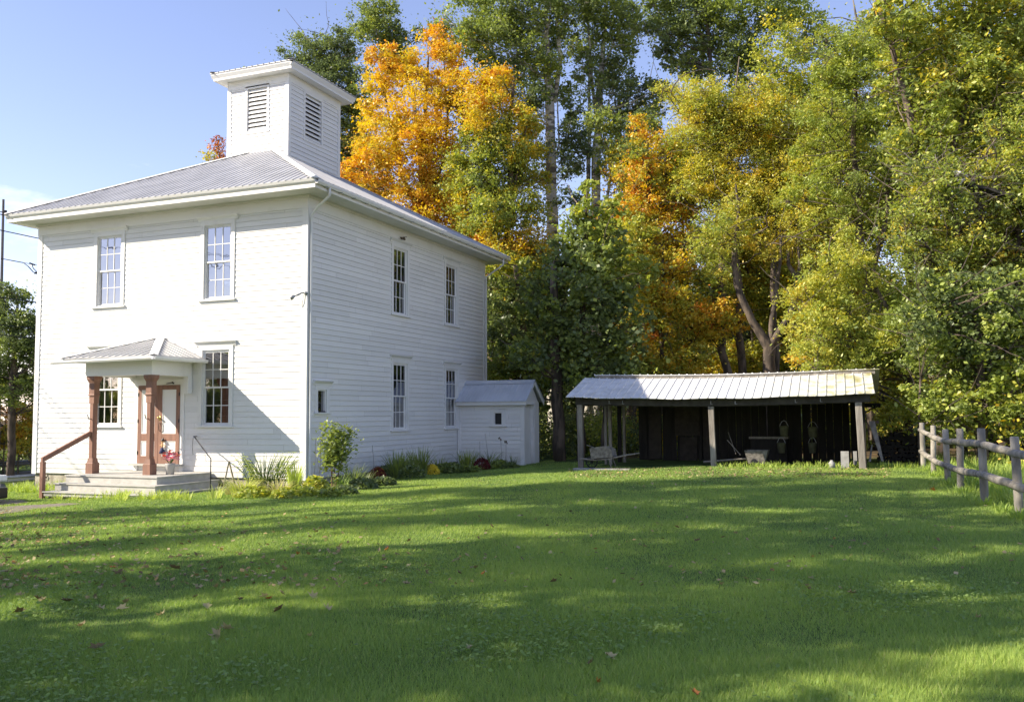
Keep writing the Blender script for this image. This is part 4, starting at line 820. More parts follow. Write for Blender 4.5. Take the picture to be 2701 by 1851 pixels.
for a in (.85,3.55):
    for b in (-.005,1.565):
        mb=MB(); c=cp(a,b,.32); mb.tube([c,c+cy_*.2],.32,20); wh=mb.build('wheel',M['tyre'],car); mb=MB(); mb.tube([c-cy_*.01,c+cy_*.21],.19,16); mb.build('rim',M['steel'],wh)
# ================= VEGETATION =================
def unit(a): return a/(np.linalg.norm(a,axis=-1,keepdims=True)+1e-9)
def leaf_quads(C,size,rng,up=.35,asp=.62,fold=.0):
    n=len(C); N_=rng.normal(size=(n,3)); N_[:,2]=np.abs(N_[:,2])+up; N_=unit(N_)
    A=rng.normal(size=(n,3)); A-=N_*(A*N_).sum(1,keepdims=True); A=unit(A); B=np.cross(N_,A)
    L_=(size*rng.uniform(.55,1.45,n))[:,None]
    V=np.stack([C-A*L_*.5,C+B*L_*asp*.5-A*L_*.05,C+A*L_*.5,C-B*L_*asp*.5-A*L_*.05],1).reshape(-1,3)
    return V,np.arange(4*n).reshape(-1,4)
def crown_points(c,R_,n,rng,sub=13,flat=.7,frac=.36):
    "leaf positions: sub-clumps through a ragged ball plus loose sprays"
    d=unit(rng.normal(size=(sub,3)))*(rng.uniform(.1,1,(sub,1))**.5)*R_*1.18; d[:,2]*=.85; S_=c+d
    k=rng.integers(0,sub,n); rr=R_*frac*rng.uniform(.45,1.5,sub)
    P=rng.normal(size=(n,3))*.6; P[:,2]*=flat; P=S_[k]+P*rr[k][:,None]
    lo=rng.random(n)<.14; m_=int(lo.sum()); P[lo]=c+rng.normal(size=(m_,3))*np.array([.72,.72,.55])*R_
    return P,S_,k
def tree(label,Z,lobes,stems,leaf=.12,dens=1.,bark_='bark',group='trees behind the hall and shed',seed=1,name='tree',cat='tree',hj=.05,depth=.7,flat=.7,limb=1.,asp=.62,sub=17,world=False,base=None,twig=.010,bare=0):
    rng=np.random.default_rng(seed); rg=random.Random(seed)
    S_=[]
    for st in stems:
        pts=[];rad=[]
        for (px,py,r_) in st:
            if world: q=np.array((px[0],px[1],py if py is not None else g(px[0],px[1])-.2))
            elif py is None: q=at(px,1180,Z); q[2]=g(q[0],q[1])-.2
            else: q=at(px,py,Z)
            pts.append(q); rad.append(r_)
        S_.append((pts,rad))
    b=S_[0][0][0]; root=thing(name,(b[0],b[1],b[2]+.2),label,cat,group)
    mb=MB()
    dense_pts=[]
    for pts,rad in S_:
        P=[];Q=[]
        for i in range(len(pts)-1):
            k=max(2,int(np.linalg.norm(pts[i+1]-pts[i])/.8))
            for j in range(k):
                t_=j/k; w_=.02*np.linalg.norm(pts[i+1]-pts[i]); P.append(pts[i]*(1-t_)+pts[i+1]*t_+(rng.normal(size=3)*w_*.5*(0<t_))); Q.append(rad[i]*(1-t_)+rad[i+1]*t_)
        P.append(pts[-1]); Q.append(rad[-1]); mb.tube(P,Q,9,jit=.06,rng=rg); dense_pts+=list(zip(P,Q))
    DP=np.array([p for p,_ in dense_pts]); DR=np.array([r_ for _,r_ in dense_pts])
    if not world:
        ex=[]
        for lb in lobes:
            for _ in (0,1):
                a=rg.random()*6.28; q=rg.uniform(.75,1.15)*lb[2]; ex.append((lb[0]+math.cos(a)*q,lb[1]+math.sin(a)*q*.8,lb[2]*rg.uniform(.38,.6),lb[3]+rg.uniform(-.05,.05),(lb[4] if len(lb)>4 else 1)*.9))
        lobes=[(l_[0],l_[1],l_[2],l_[3],(l_[4] if len(l_)>4 else 1)*.8) for l_ in lobes]+ex
    VV=[];FF=[];HH=[];off=0
    for lb in lobes:
        px,py,rp,hue=lb[:4]; dn=lb[4] if len(lb)>4 else 1.
        if world: c=np.array(px,float); R_=rp
        else:
            R_=rp/FPX*Z*1.1; c=at(px,py,Z+rng.uniform(-1,1)*depth*max(R_,1.2)*1.3)
            gh=g(c[0],c[1])
            if c[2]<gh+.3: c[2]=gh+.3
        n=int(46*(R_/leaf)**2*dens*dn)
        P,SC,k=crown_points(c,R_,n,rng,sub,flat,.34)
        ok=P[:,2]>gz(P[:,0],P[:,1])+.02; P=P[ok]; k=k[ok]
        hb=hue+rng.normal(size=sub)*hj*1.2
        h_=hb[k]+rng.normal(size=len(P))*hj*.6+ (P[:,2]-c[2])/R_*.02
        V,F_=leaf_quads(P,leaf,rng,asp=asp); VV.append(V); FF.append(F_+off); off+=len(V); HH.append(np.repeat(h_,4))
        # limb
        if limb>0:
            dv=c-DP; hd=np.hypot(dv[:,0],dv[:,1]); cost=np.linalg.norm(dv,axis=1)+np.where(dv[:,2]<hd*.25,4.+hd,0); i=int(np.argmin(cost)); s0=DP[i]; r0=min(DR[i]*.5,.02+.012*np.linalg.norm(c-s0))*limb
            m1=s0*.6+c*.4+rng.normal(size=3)*.12*np.linalg.norm(c-s0)*.5-(0,0,.04*hd[i]); m2=s0*.25+c*.75+rng.normal(size=3)*.06*np.linalg.norm(c-s0)
            mb.tube([s0,m1,m2,c],[r0,r0*.75,r0*.5,r0*.3],5,cap=False)
            for q in SC[:9]: mb.tube([c*.9+s0*.1,(c+q)/2+rng.normal(size=3)*.1*R_,q],[max(r0*.3,twig),twig,twig*.5],3,cap=False)
    for _ in range(bare):
        lb=lobes[rg.randrange(len(lobes))]; p=at(lb[0]+rg.uniform(-1,1)*lb[2],lb[1]+rg.uniform(-1,1)*lb[2],Z-rg.uniform(.2,1.1)*lb[2]/FPX*Z); a=rg.random()*6.28; d=np.array([math.cos(a),.3*math.sin(a),rg.uniform(-.3,.9)]); P_=[p]
        for k in range(7): d=d+rng.normal(size=3)*.28; P_.append(P_[-1]+d/np.linalg.norm(d)*rg.uniform(.25,.45))
        r_=rg.uniform(.012,.03); mb.tube(P_,[r_*(1-.11*k) for k in range(8)],4,cap=False)
    mb.build('trunk',M[bark_],root,smooth=True)
    np_mesh('crown',np.concatenate(VV),np.concatenate(FF),M['leaf'],np.concatenate(HH),root)
    return root
def rlobes(x0,x1,y0,y1,n,r0,r1,h0,h1,seed,dn=1.):
    rg=random.Random(seed); return [(rg.uniform(x0,x1),rg.uniform(y0,y1),rg.uniform(r0,r1),rg.uniform(h0,h1),dn) for _ in range(n)]
T=tree
T('dark green tree rising behind the cupola with bare twigs on its right side',50,[(800,150,50,.15),(865,140,55,.15),(820,215,55,.12),(890,215,55,.16),(850,290,55,.15),(925,320,42,.25),(930,420,45,.18),(785,200,35,.14),(880,420,45,.15),(950,250,28,.3),(900,370,50,.14),(945,480,40,.2),(840,360,50,.14),(940,370,30,.7),(905,150,30,.14)],[[(1000,None,.3),(1010,700,.24),(985,500,.18),(930,300,.1),(920,130,.03)],[(985,500,.1),(965,380,.06),(945,240,.02)],[(930,300,.05),(935,180,.015)],[(945,330,.03),(975,200,.01)]],leaf=.13,dens=1.05,seed=2,bare=25)
T('small tan-leaved treetop showing left of the cupola above the roof',60,[(572,385,20,.92,.4),(548,410,16,.55,.4),(590,420,20,.9,.5),(600,460,30,.5),(560,470,30,.5)],[[(600,None,.2),(580,420,.05)]],leaf=.14,seed=3)
T('tall grey-green aspen top standing clear against the sky left of the orange maple',54,[(960,55,38,.24),(1010,45,36,.26),(1000,100,42,.25),(1040,115,30,.24),(945,80,22,.24),(1060,150,34,.3),(1020,150,34,.3),(975,20,24,.25),(1100,90,20,.2,.5)],[[(1140,None,.3),(1130,600,.2),(1090,250,.12),(1020,60,.03)]],leaf=.14,dens=.85,seed=4,bark_='barkg')
mp=[(1010,150,34,0.71),(1035,215,45,0.69),(1085,180,45,0.65),(1150,105,36,0.75),(1175,160,46,0.73),(1165,230,55,0.69),(1100,290,62,0.67),(1020,330,50,0.63),(1000,400,50,0.67),(1080,400,62,0.69),(1150,360,60,0.69),(1010,480,50,0.69),(1085,500,62,0.68),(1160,480,66,0.73),(1000,560,42,0.71),(1070,590,55,0.69),(1150,590,62,0.73),(1215,600,50,0.71),(1220,300,50,0.61),(1220,520,55,0.65),(945,445,30,0.77),(925,475,26,0.79),(965,385,30,0.69),(1190,660,50,0.69),(1260,640,50,0.69),(980,300,32,0.65),(990,225,30,0.63),(1130,660,45,0.67)]
T('big golden orange maple glowing behind the hall roof',43,mp,[[(1130,None,.32),(1130,800,.28),(1120,600,.2),(1110,400,.13),(1130,150,.04)],[(1125,620,.12),(1050,420,.08),(1010,220,.03)],[(1120,560,.1),(1180,400,.07),(1170,150,.02)]],leaf=.125,dens=.95,seed=5,hj=.045,limb=.8)
mp=[(1245,215,48,.70),(1300,240,48,.68),(1260,290,56,.64),(1330,300,50,.56),(1290,370,60,.34),(1350,390,50,.44),(1240,400,56,.40),(1250,480,60,.36),(1330,470,60,.34),(1290,560,62,.32),(1360,560,56,.5),(1400,470,46,.5),(1390,330,35,.55),(1240,560,45,.5),(1330,640,60,.66),(1400,640,55,.62),(1280,660,50,.7),(1420,560,35,.4),(1440,690,45,.5),(1340,720,55,.45),(1270,740,45,.6),(1420,740,50,.35),(1390,400,40,.6)]
T('half-turned maple, dark green with orange tips, right of the golden maple',41,mp,[[(1290,None,.28),(1295,700,.2),(1290,450,.12),(1290,230,.03)],[(1293,650,.12),(1360,480,.06),(1390,330,.02)],[(1345,None,.2),(1352,560,.15),(1342,380,.12),(1355,200,.06)]],leaf=.12,dens=.95,seed=6,hj=.07)
# poplars
T('tall poplar with a pale forked trunk, nearest the orange maple',45,[(1185,60,44,0.27),(1250,40,58,0.27),(1320,45,60,0.27),(1390,40,60,0.27),(1215,115,50,0.29),(1280,120,56,0.27),(1350,120,60,0.25),(1420,100,50,0.27),(1470,60,40,0.29),(1310,190,50,0.25),(1375,200,50,0.22),(1425,180,36,0.31),(1470,170,34,0.33),(1485,110,40,0.31),(1510,250,34,0.27),(1395,255,36,0.21),(1440,-30,60,0.25),(1340,-40,60,0.25),(1240,-40,60,0.25),(1510,20,46,0.27),(1530,290,34,0.19),(1500,360,42,0.17),(1530,350,34,0.17),(1500,440,40,0.18),(1530,410,30,0.17),(1400,320,36,0.18),(1425,390,34,0.19),(1410,460,34,0.25),(1500,520,30,0.19),(1420,260,24,0.20),(1380,270,26,0.21),(1440,240,22,0.25)],[[(1462,None,.36),(1460,800,.34),(1457,560,.29),(1453,400,.26),(1450,280,.23),(1445,150,.14),(1440,0,.07)],[(1462,270,.12),(1478,160,.11),(1470,60,.09),(1462,-40,.05)],[(1452,215,.10),(1410,190,.07),(1370,150,.04)],[(1460,430,.05),(1475,380,.05),(1470,250,.03)]],leaf=.14,dens=.62,bark_='poplar',seed=7,depth=.9,limb=.7,group='tall poplars above the trees')
T('tall poplar with a straight pale trunk, middle one of the poplars',46,[(1540,50,46,0.27),(1590,30,50,0.25),(1640,60,48,0.25),(1560,120,42,0.25),(1620,120,46,0.25),(1655,100,34,0.23),(1600,190,44,0.25),(1645,180,34,0.19),(1615,240,36,0.19),(1650,230,40,0.15),(1690,240,34,0.16),(1680,290,36,0.17),(1640,310,36,0.19),(1730,240,32,0.21),(1760,245,26,0.25),(1740,290,26,0.25),(1620,380,30,0.29),(1610,300,30,0.29),(1650,360,34,0.27),(1540,190,26,0.29),(1600,-30,60,0.25),(1520,-20,50,0.25),(1590,440,26,0.29),(1660,400,40,0.23),(1545,150,24,0.27),(1660,480,40,0.21),(1700,340,34,0.25)],[[(1572,None,.30),(1572,800,.29),(1571,560,.25),(1573,400,.22),(1580,250,.18),(1592,120,.10),(1600,0,.05)],[(1572,300,.1),(1558,180,.07),(1550,60,.03)],[(1548,None,.14),(1547,600,.13),(1552,420,.11),(1556,300,.09),(1553,150,.05)],[(1605,None,.1),(1602,520,.08),(1612,460,.06),(1620,390,.03)],[(1575,220,.07),(1630,80,.04),(1655,0,.02)]],leaf=.14,dens=.62,bark_='poplar',seed=8,bare=20,limb=.7,group='tall poplars above the trees')
T('broad dark poplar crown filling the top right of centre',47,[(1720,40,48,0.20),(1780,30,56,0.20),(1850,30,60,0.25),(1760,90,46,0.19),(1830,90,50,0.25),(1890,80,50,0.23),(1940,30,56,0.29),(1740,120,30,0.19),(1800,150,40,0.20),(1850,160,40,0.23),(1900,150,40,0.19),(1950,110,44,0.19),(1830,195,26,0.25),(1780,175,24,0.21),(2000,50,50,0.29),(1980,130,40,0.21),(1930,190,44,0.19),(2010,170,40,0.25),(1780,-30,70,0.21),(1900,-30,70,0.25),(2020,-20,60,0.30),(1960,240,40,0.25),(2040,230,36,0.25),(2060,60,40,0.40),(2090,20,50,0.35),(2110,130,30,0.17),(2130,90,30,0.19),(2160,60,30,0.35)],[[(1925,None,.3),(1920,700,.24),(1905,420,.16),(1882,270,.12),(1868,100,.1),(1860,-20,.06)],[(1905,420,.1),(1940,250,.08),(1955,100,.05),(1960,0,.03)],[(2240,None,.2),(2240,600,.16),(2245,280,.1),(2262,60,.07),(2250,0,.03)]],leaf=.15,dens=.62,seed=9,bark_='barkg',group='tall poplars above the trees')
T('orange maple with dark green core between the poplars and the V-trunked tree',39,[(1690,335,28,0.69),(1705,390,40,0.67),(1680,450,42,0.65),(1720,470,45,0.67),(1690,540,48,0.65),(1770,520,45,0.61),(1640,560,40,0.71),(1740,590,52,0.67),(1680,620,48,0.71),(1790,570,40,0.65),(1620,610,34,0.73),(1810,630,42,0.59),(1720,670,40,0.71),(1750,400,34,0.60),(1660,400,30,0.30),(1650,470,30,0.22),(1760,460,34,0.30),(1780,650,40,0.61)],[[(1705,None,.2),(1705,700,.15),(1708,520,.1),(1705,340,.02)]],leaf=.115,dens=.6,seed=10,hj=.10)
T('young broad-leaved green tree standing left of the shed roof peak',33.5,[(1550,500,22,0.38,.8),(1540,545,30,0.38,.8),(1590,580,34,0.34),(1510,590,34,0.32),(1550,630,44,0.30),(1480,660,44,0.22),(1600,650,44,0.28),(1530,710,60,0.22),(1440,740,52,0.20),(1620,720,50,0.28),(1490,800,66,0.20),(1580,800,66,0.22),(1660,760,50,0.36),(1700,710,36,0.38),(1410,820,40,.3),(1540,890,70,0.20),(1640,860,60,0.22),(1450,900,62,0.20),(1390,920,40,.35),(1580,960,66,0.22),(1480,980,66,0.22),(1660,950,56,0.26),(1620,540,26,0.38),(1580,700,40,0.38),(1550,760,40,0.38),(1420,1040,40,0.24)],[[(1530,None,.16),(1535,900,.13),(1540,700,.08),(1548,500,.02)],[(1590,None,.10),(1592,900,.09),(1600,650,.03)],[(1478,None,.25),(1470,1000,.21),(1462,900,.18),(1460,700,.12)]],leaf=.165,dens=.75,seed=12,hj=.06,asp=.8,bare=20)
T('dark leafy maple in shade close behind the hall rear corner',39,[(1300,760,42,.2),(1330,820,46,.2),(1300,900,52,.2),(1340,940,46,.24),(1380,760,36,.25),(1310,980,45,.3),(1290,840,40,.2),(1350,700,40,.4),(1420,850,30,.15),(1290,690,34,.5),(1400,960,40,.18),(1340,880,40,.16)],[[(1370,None,.24),(1380,900,.2),(1360,700,.1)]],leaf=.13,dens=1,seed=13,hj=.06)
# olive sparse tree
T('thin-leaved olive yellow tree with dark forking branches right of the orange maple',38,rlobes(1800,2010,250,600,26,38,60,.42,.56,20,.62)+rlobes(1960,2180,290,620,20,40,62,.44,.6,21,.62)+[(1830,320,30,.6,.5),(1880,230,30,.5,.5),(1985,220,36,.5,.5)],[[(1960,None,.2),(1950,760,.16),(1935,560,.1),(1925,400,.085),(1900,310,.06),(1850,250,.02)],[(1925,400,.06),(1935,280,.05),(1950,150,.02)],[(2045,None,.16),(2040,700,.12),(2045,560,.09),(2030,400,.07),(1960,280,.03)],[(2045,500,.06),(2060,330,.05),(2030,200,.02)],[(2045,450,.05),(2120,330,.02)],[(1925,520,.05),(1860,480,.02)]],leaf=.11,dens=.85,seed=14,bare=60,hj=.05,asp=.45)
# light green feathery group
T('light yellow-green feathery tree overhanging the right half of the shed roof',34,[(2250,130,40,0.38),(2190,180,50,0.38),(2250,230,60,0.36),(2180,290,56,0.38),(2310,180,60,0.36),(2240,350,66,0.38),(2160,400,56,0.40),(2320,320,62,0.36),(2210,470,62,0.38),(2290,450,60,0.38),(2120,520,50,0.42),(2180,560,50,0.44),(2260,560,54,0.40),(2360,420,60,0.32),(2330,530,55,0.36),(2120,460,40,0.44),(2200,90,34,0.36,.6)],[[(2310,None,.22),(2290,800,.2),(2265,600,.14),(2250,350,.09),(2260,120,.03)],[(2290,780,.1),(2340,560,.08),(2345,330,.04)]],leaf=.115,dens=1,seed=15,bare=50,asp=.4)
T('mottled green and gold tree filling the top right corner',31,[(2400,60,50,.38),(2470,50,56,.42),(2380,140,60,.4),(2450,160,60,.42),(2400,240,60,.38),(2480,240,60,.4),(2560,100,60,.42),(2630,60,70,.4),(2690,120,70,.42),(2570,190,60,.38),(2650,220,66,.42),(2550,290,56,.38),(2630,320,60,.4),(2450,330,60,.38),(2690,300,60,.42),(2380,330,54,.36),(2520,380,60,.38),(2620,410,60,.4),(2700,420,60,.4),(2420,420,56,.36),(2560,10,60,.4),(2480,-40,60,.4),(2640,-40,80,.4),(2780,100,90,.4),(2790,300,90,.4),(2380,-20,50,.4),(2330,60,44,.38),(2780,-40,90,.4)],[[(2480,None,.28),(2470,900,.25),(2445,600,.2),(2400,300,.13),(2330,60,.06),(2300,-40,.03)],[(2445,600,.14),(2540,300,.1),(2600,80,.04)],[(2640,None,.24),(2640,800,.2),(2650,500,.16),(2640,200,.1)]],leaf=.15,dens=.85,seed=16,bare=60,hj=.08,asp=.55)
T('shaded green tree with many bare grey branches at the right edge',29,rlobes(2380,2740,440,760,30,44,66,.3,.46,22,.62)+rlobes(2700,2900,300,800,12,60,90,.3,.44,23,.7),[[(2620,None,.2),(2610,800,.17),(2600,600,.12),(2560,450,.05)],[(2540,None,.14),(2545,750,.12),(2530,600,.07),(2480,480,.03)],[(2690,None,.16),(2680,700,.13),(2690,560,.1),(2700,400,.05)],[(2600,700,.06),(2520,560,.04),(2420,480,.015)],[(2690,600,.06),(2560,640,.04),(2430,600,.015)],[(2610,760,.05),(2500,720,.03),(2400,650,.012)]],leaf=.115,dens=.8,seed=17,bare=150,hj=.08,asp=.5,limb=1.2)
T('bright yellow-green bushy tree right of the shed, drooping beside its end wall',28,[(2230,650,50,.44),(2180,720,55,.46),(2260,740,60,.42),(2130,790,52,.48),(2210,810,60,.44),(2300,820,60,.4),(2150,880,55,.46),(2240,890,60,.42),(2330,900,60,.4),(2190,950,46,.44),(2280,960,55,.42),(2370,980,55,.4),(2330,1040,46,.44),(2380,1070,44,.44),(2340,760,55,.4),(2380,850,60,.36),(2100,860,36,.5),(2225,985,36,.44),(2390,920,60,.38),(2420,1040,50,.44),(2100,780,34,.55),(2345,1110,34,.46)],[[(2400,None,.16),(2395,1000,.13),(2360,850,.08),(2280,700,.03)],[(2395,980,.07),(2300,930,.04),(2200,850,.015)]],leaf=.105,dens=1.05,seed=18,bare=30,asp=.42,hj=.05)
T('deep green maple behind the rail fence at the right',25,[(2470,760,60,0.29),(2540,780,60,0.23),(2440,850,60,0.25),(2520,870,66,0.19),(2600,800,66,0.27),(2680,780,66,0.33),(2600,880,70,0.25),(2690,880,70,0.33),(2450,950,60,0.29),(2540,960,66,0.27),(2630,970,66,0.33),(2700,980,66,0.37),(2440,1050,50,0.35),(2510,1060,54,0.37),(2590,1060,54,0.35),(2680,1070,54,0.37),(2470,1130,36,0.37),(2780,850,90,0.29),(2790,1000,90,0.33),(2560,1130,34,0.39),(2650,1130,34,0.39)],[[(2592,None,.16),(2588,1060,.14),(2580,900,.1),(2560,750,.04)],[(2668,None,.1),(2660,900,.06)],[(2425,None,.05),(2428,1000,.03)]],leaf=.115,dens=.85,seed=19,bare=50,hj=.06,asp=.7)
# V trunk tree
T('old open-crowned tree with a thick trunk splitting into a V behind the shed roof',33,[(1905,640,42,.46,.7),(1945,590,46,.5,.7),(1890,700,36,.42,.7),(2060,620,48,.56,.6),(2110,650,44,.52,.6),(1860,640,40,.44,.7),(2000,640,44,.6,.5),(1950,520,40,.5,.5),(2090,580,40,.54,.5),(2140,700,36,.52,.5),(1880,580,34,.4,.6)],[[(2033,None,.25),(2030,1010,.235),(2028,950,.22),(2030,915,.23),(2008,885,.17),(1985,850,.14),(1962,800,.13),(1943,750,.12),(1936,690,.1),(1943,630,.09),(1948,560,.05),(1940,480,.02)],[(2030,915,.2),(2050,880,.16),(2072,850,.14),(2093,805,.13),(2104,760,.12),(2100,730,.11),(2080,700,.07),(2078,660,.05)],[(2033,905,.14),(2035,860,.11),(2045,800,.09),(2050,740,.08),(2058,690,.06),(2062,620,.03)],[(2102,735,.07),(2110,700,.06),(2104,640,.03)],[(2106,742,.05),(2135,715,.04),(2150,690,.02)],[(2068,868,.04),(2100,888,.02)],[(1985,850,.06),(2005,880,.04)],[(1936,700,.05),(1915,690,.02)]],leaf=.10,dens=.9,seed=24,bare=20,bark_='bark',limb=.6,asp=.45)
# low colour behind shed
T('low golden and rusty maple saplings behind the left half of the shed roof',37,rlobes(1640,1900,700,1010,26,36,54,.36,.68,30,.8)+rlobes(1640,1900,620,760,8,36,50,.3,.6,31,.8),[[(1740,None,.13),(1745,800,.09),(1750,650,.03)],[(1912,None,.19),(1905,760,.16),(1900,600,.08)],[(1680,None,.1),(1672,800,.07)],[(1818,None,.08),(1822,820,.05)]],leaf=.12,dens=.9,seed=32,bare=30,hj=.08)
T('yellow-leaved maple glowing behind the V-trunked tree',40,rlobes(1880,2200,620,1000,34,38,58,.44,.62,33,.85),[[(2140,None,.12),(2135,850,.1),(2120,650,.04)],[(2180,None,.14),(2200,700,.12),(2190,500,.05)],[(1990,None,.12),(1985,800,.08)],[(2085,None,.08),(2090,840,.05)]],leaf=.125,dens=.95,seed=34,hj=.08)
T('slim pale stem with yellow leaves just above the right half of the shed roof',31.5,[(2150,1000,26,.6,.4),(2120,960,24,.62,.5),(2170,900,34,.5,.5),(2100,940,24,.66,.5)],[[(2152,None,.06),(2151,980,.05),(2148,900,.04),(2150,760,.015)]],leaf=.12,seed=35,bark_='barkg')

T('wide gold and green maple filling the gap between the orange maple and the olive tree',41,rlobes(1600,1850,380,700,20,40,58,.40,.72,81,.9)+rlobes(1560,1700,260,420,5,30,42,.18,.3,82,.8),[[(1660,None,.14),(1655,700,.1),(1650,480,.03)],[(1790,None,.14),(1800,700,.1),(1800,480,.03)]],leaf=.12,dens=.8,seed=83,hj=.08)
T('mixed green and amber maple just right of the hall rear corner',42,rlobes(1270,1470,640,980,24,38,58,.2,.62,84,.8),[[(1400,None,.16),(1410,800,.12),(1400,650,.04)]],leaf=.12,dens=.8,seed=85,hj=.08)
T('tall olive-gold tree behind the light yellow-green feathery tree',44,rlobes(2060,2460,80,700,42,50,80,.3,.52,86,.8),[[(2200,None,.24),(2190,700,.18),(2180,300,.08),(2180,60,.02)],[(2400,None,.24),(2395,700,.18),(2380,300,.08)]],leaf=.14,dens=.7,seed=87,hj=.07)
T('tall mixed green tree behind the right edge branches',42,rlobes(2420,2900,120,760,44,56,90,.26,.5,88,.8),[[(2600,None,.26),(2590,700,.2),(2570,250,.08)],[(2800,None,.24),(2790,700,.18),(2780,250,.08)]],leaf=.15,dens=.65,seed=89,hj=.08)
T('amber and green thicket tree behind the olive tree',45,rlobes(1840,2150,360,800,26,44,66,.34,.66,90,.8),[[(1880,None,.16),(1885,700,.12),(1890,450,.04)],[(2080,None,.16),(2080,700,.12),(2080,450,.04)]],leaf=.13,dens=.7,seed=91,hj=.08)
# left of hall
T('grey-green tree seen at the left edge beyond the hall corner',44,[(10,790,24,.2),(48,775,20,.22),(62,795,18,.22),(20,850,34,.2),(70,850,24,.2),(92,880,26,.2),(40,900,34,.2),(85,930,26,.2),(10,940,34,.2),(60,980,34,.24),(100,990,30,.24),(20,1010,34,.24),(-40,850,50,.2),(-60,950,60,.2),(-30,1020,50,.2),(140,950,50,.2),(150,1030,50,.22),(-20,800,34,.2),(30,840,34,.22),(60,900,34,.2),(100,930,30,.22),(90,1010,34,.25),(45,1040,34,.3),(75,830,22,.22),(10,760,20,.2),(90,850,18,.2)],[[(30,None,.2),(34,1000,.16),(42,900,.1),(45,780,.02)],[(34,1000,.08),(80,900,.05),(92,870,.02)]],leaf=.12,dens=.9,seed=40,group='trees left of the hall')
T('yellowing brush with bare pale twigs behind the far guard rail',50,rlobes(-60,150,1060,1190,18,26,40,.36,.8,41,.8)+rlobes(-300,-60,1000,1190,14,40,60,.3,.7,42,.8),[[(50,None,.06),(60,1100,.04),(40,1010,.01)],[(90,None,.05),(70,1080,.03),(55,990,.01)],[(10,None,.05),(15,1080,.02)]],leaf=.11,dens=.9,seed=43,bark_='barkg',group='trees left of the hall',hj=.09)
# ---- generic wood further back (copies) ----
def generic(label,seed,h,r,hue,hj,leaf,bark_,n=26,low=.12):
    rg=random.Random(seed); lob=[]
    for i in range(n):
        t_=rg.random(); z=h*(low+(1-low)*t_); rr=r*(1-.6*abs(t_-.35)**1.2)*.75; th=rg.random()*6.28; d=rr*rg.random()**.5
        lob.append(((500+d*math.cos(th),500+d*math.sin(th),z+g(500,500)),0,rg.uniform(.28,.42)*r,hue+rg.uniform(-.06,.06)))
    return T(label,0,lob,[[((500,500),None,.24),((500.1,500.1),g(500,500)+h*.4,.18),((500.3,500),g(500,500)+h*.92,.04)]],leaf=leaf,dens=.65,seed=seed,hj=hj,world=True,bark_=bark_,group='wood beyond the shed')
def dup(root,x,y,rz,s,label):
    r=root.copy(); COL.objects.link(r); r.location=(x,y,g(x,y)); r.rotation_euler=(0,0,rz); r.scale=(s,s,s); r['label']=label
    for ch in list(root.children):
        c=ch.copy(); COL.objects.link(c); c.parent=r
    return r
kinds=[('dark green',60,15,4.6,.14,.05,.2,'bark'),('olive green',61,16,4.4,.34,.07,.2,'barkg'),('yellow-gold',62,12,4.2,.62,.08,.19,'bark'),('rusty brown-green',63,13,4.4,.44,.14,.19,'bark')]
protos=[generic(k[0]+' tree',*k[1:]) for k in kinds]
spots=[]
rg=random.Random(77)
for Z in (50,57,66):
    px=1180+rg.uniform(0,60)
    while px<3300:
        spots.append((px+rg.uniform(-25,25),Z+rg.uniform(-2.5,2.5))); px+= 5.2/Z*FPX*1.0
for (ax_,ay_) in [(-5+rr_*math.cos(aa_),rr_*math.sin(aa_)) for rr_,off_ in ((42,0),(50,.04)) for aa_ in np.arange(3.35+off_,4.75,.095)]:
    dd=np.array([ax_,ay_,0])-CAM; spots.append((('w',ax_,ay_),float(np.dot(dd,_f))))
for px,Z in ((-250,48),(-420,40),(-330,60),(230,70),(600,75),(900,70),(-150,66)): spots.append((px,Z))
first=[True]*4; ordn=['first','second','third','fourth','fifth','sixth','seventh','eighth','ninth','tenth','eleventh','twelfth','thirteenth','fourteenth','fifteenth','sixteenth','seventeenth','eighteenth','nineteenth','twentieth','twenty-first','twenty-second','twenty-third','twenty-fourth','twenty-fifth','twenty-sixth','twenty-seventh','twenty-eighth']
cnt=[0]*4
rows={0:'nearest row',1:'middle row',2:'farthest row'}
for i,(px,Z) in enumerate(spots):
    wt=isinstance(px,tuple)
    if wt: q=px[1:]; px=-5000+i; k=(i*7)%2; s=.55; Z=90
    else: k=rg.choice([0,0,1,2,3]) if px<2500 else rg.choice([0,1,1,3]); q=at(px,1180,Z); s=rg.uniform(.62,.86)*(Z/52)**.5
    if 1330<px<1420 and Z<60: s*=.55
    if 1780<px<1930: s*=.8
    o=protos[k] if first[k] else dup(protos[k],0,0,0,1,''); first[k]=False
    o.location=(q[0],q[1],g(q[0],q[1])); o.rotation_euler=(0,0,rg.random()*6.28); o.scale=(s,s,s); cnt[k]+=1
    if wt: o['label']='%s tree across the road west of the hall, outside the picture'%kinds[k][0]; o['group']='trees across the road'; continue
    row=0 if Z<53.5 else 1 if Z<61.5 else 2
    o['label']='%s tree in the %s of the back wood, %s of its colour from the left'%(kinds[k][0],rows[row],ordn[sum(1 for (a,b) in spots[:i] if 0)+0]) if False else ''
    o['_px']=px; o['_row']=row; o['_k']=k
allb=[o for o in bpy.data.objects if '_px' in o]
for row in range(3):
    for k in range(4):
        L_=sorted([o for o in allb if o['_row']==row and o['_k']==k],key=lambda o:o['_px'])
        for n_,o in enumerate(L_): o['label']='%s tree, %s of its colour from left in %s of back wood'%(kinds[k][0],ordn[n_],rows[row])
for o in allb:
    for q in ('_px','_row','_k'): del o[q]
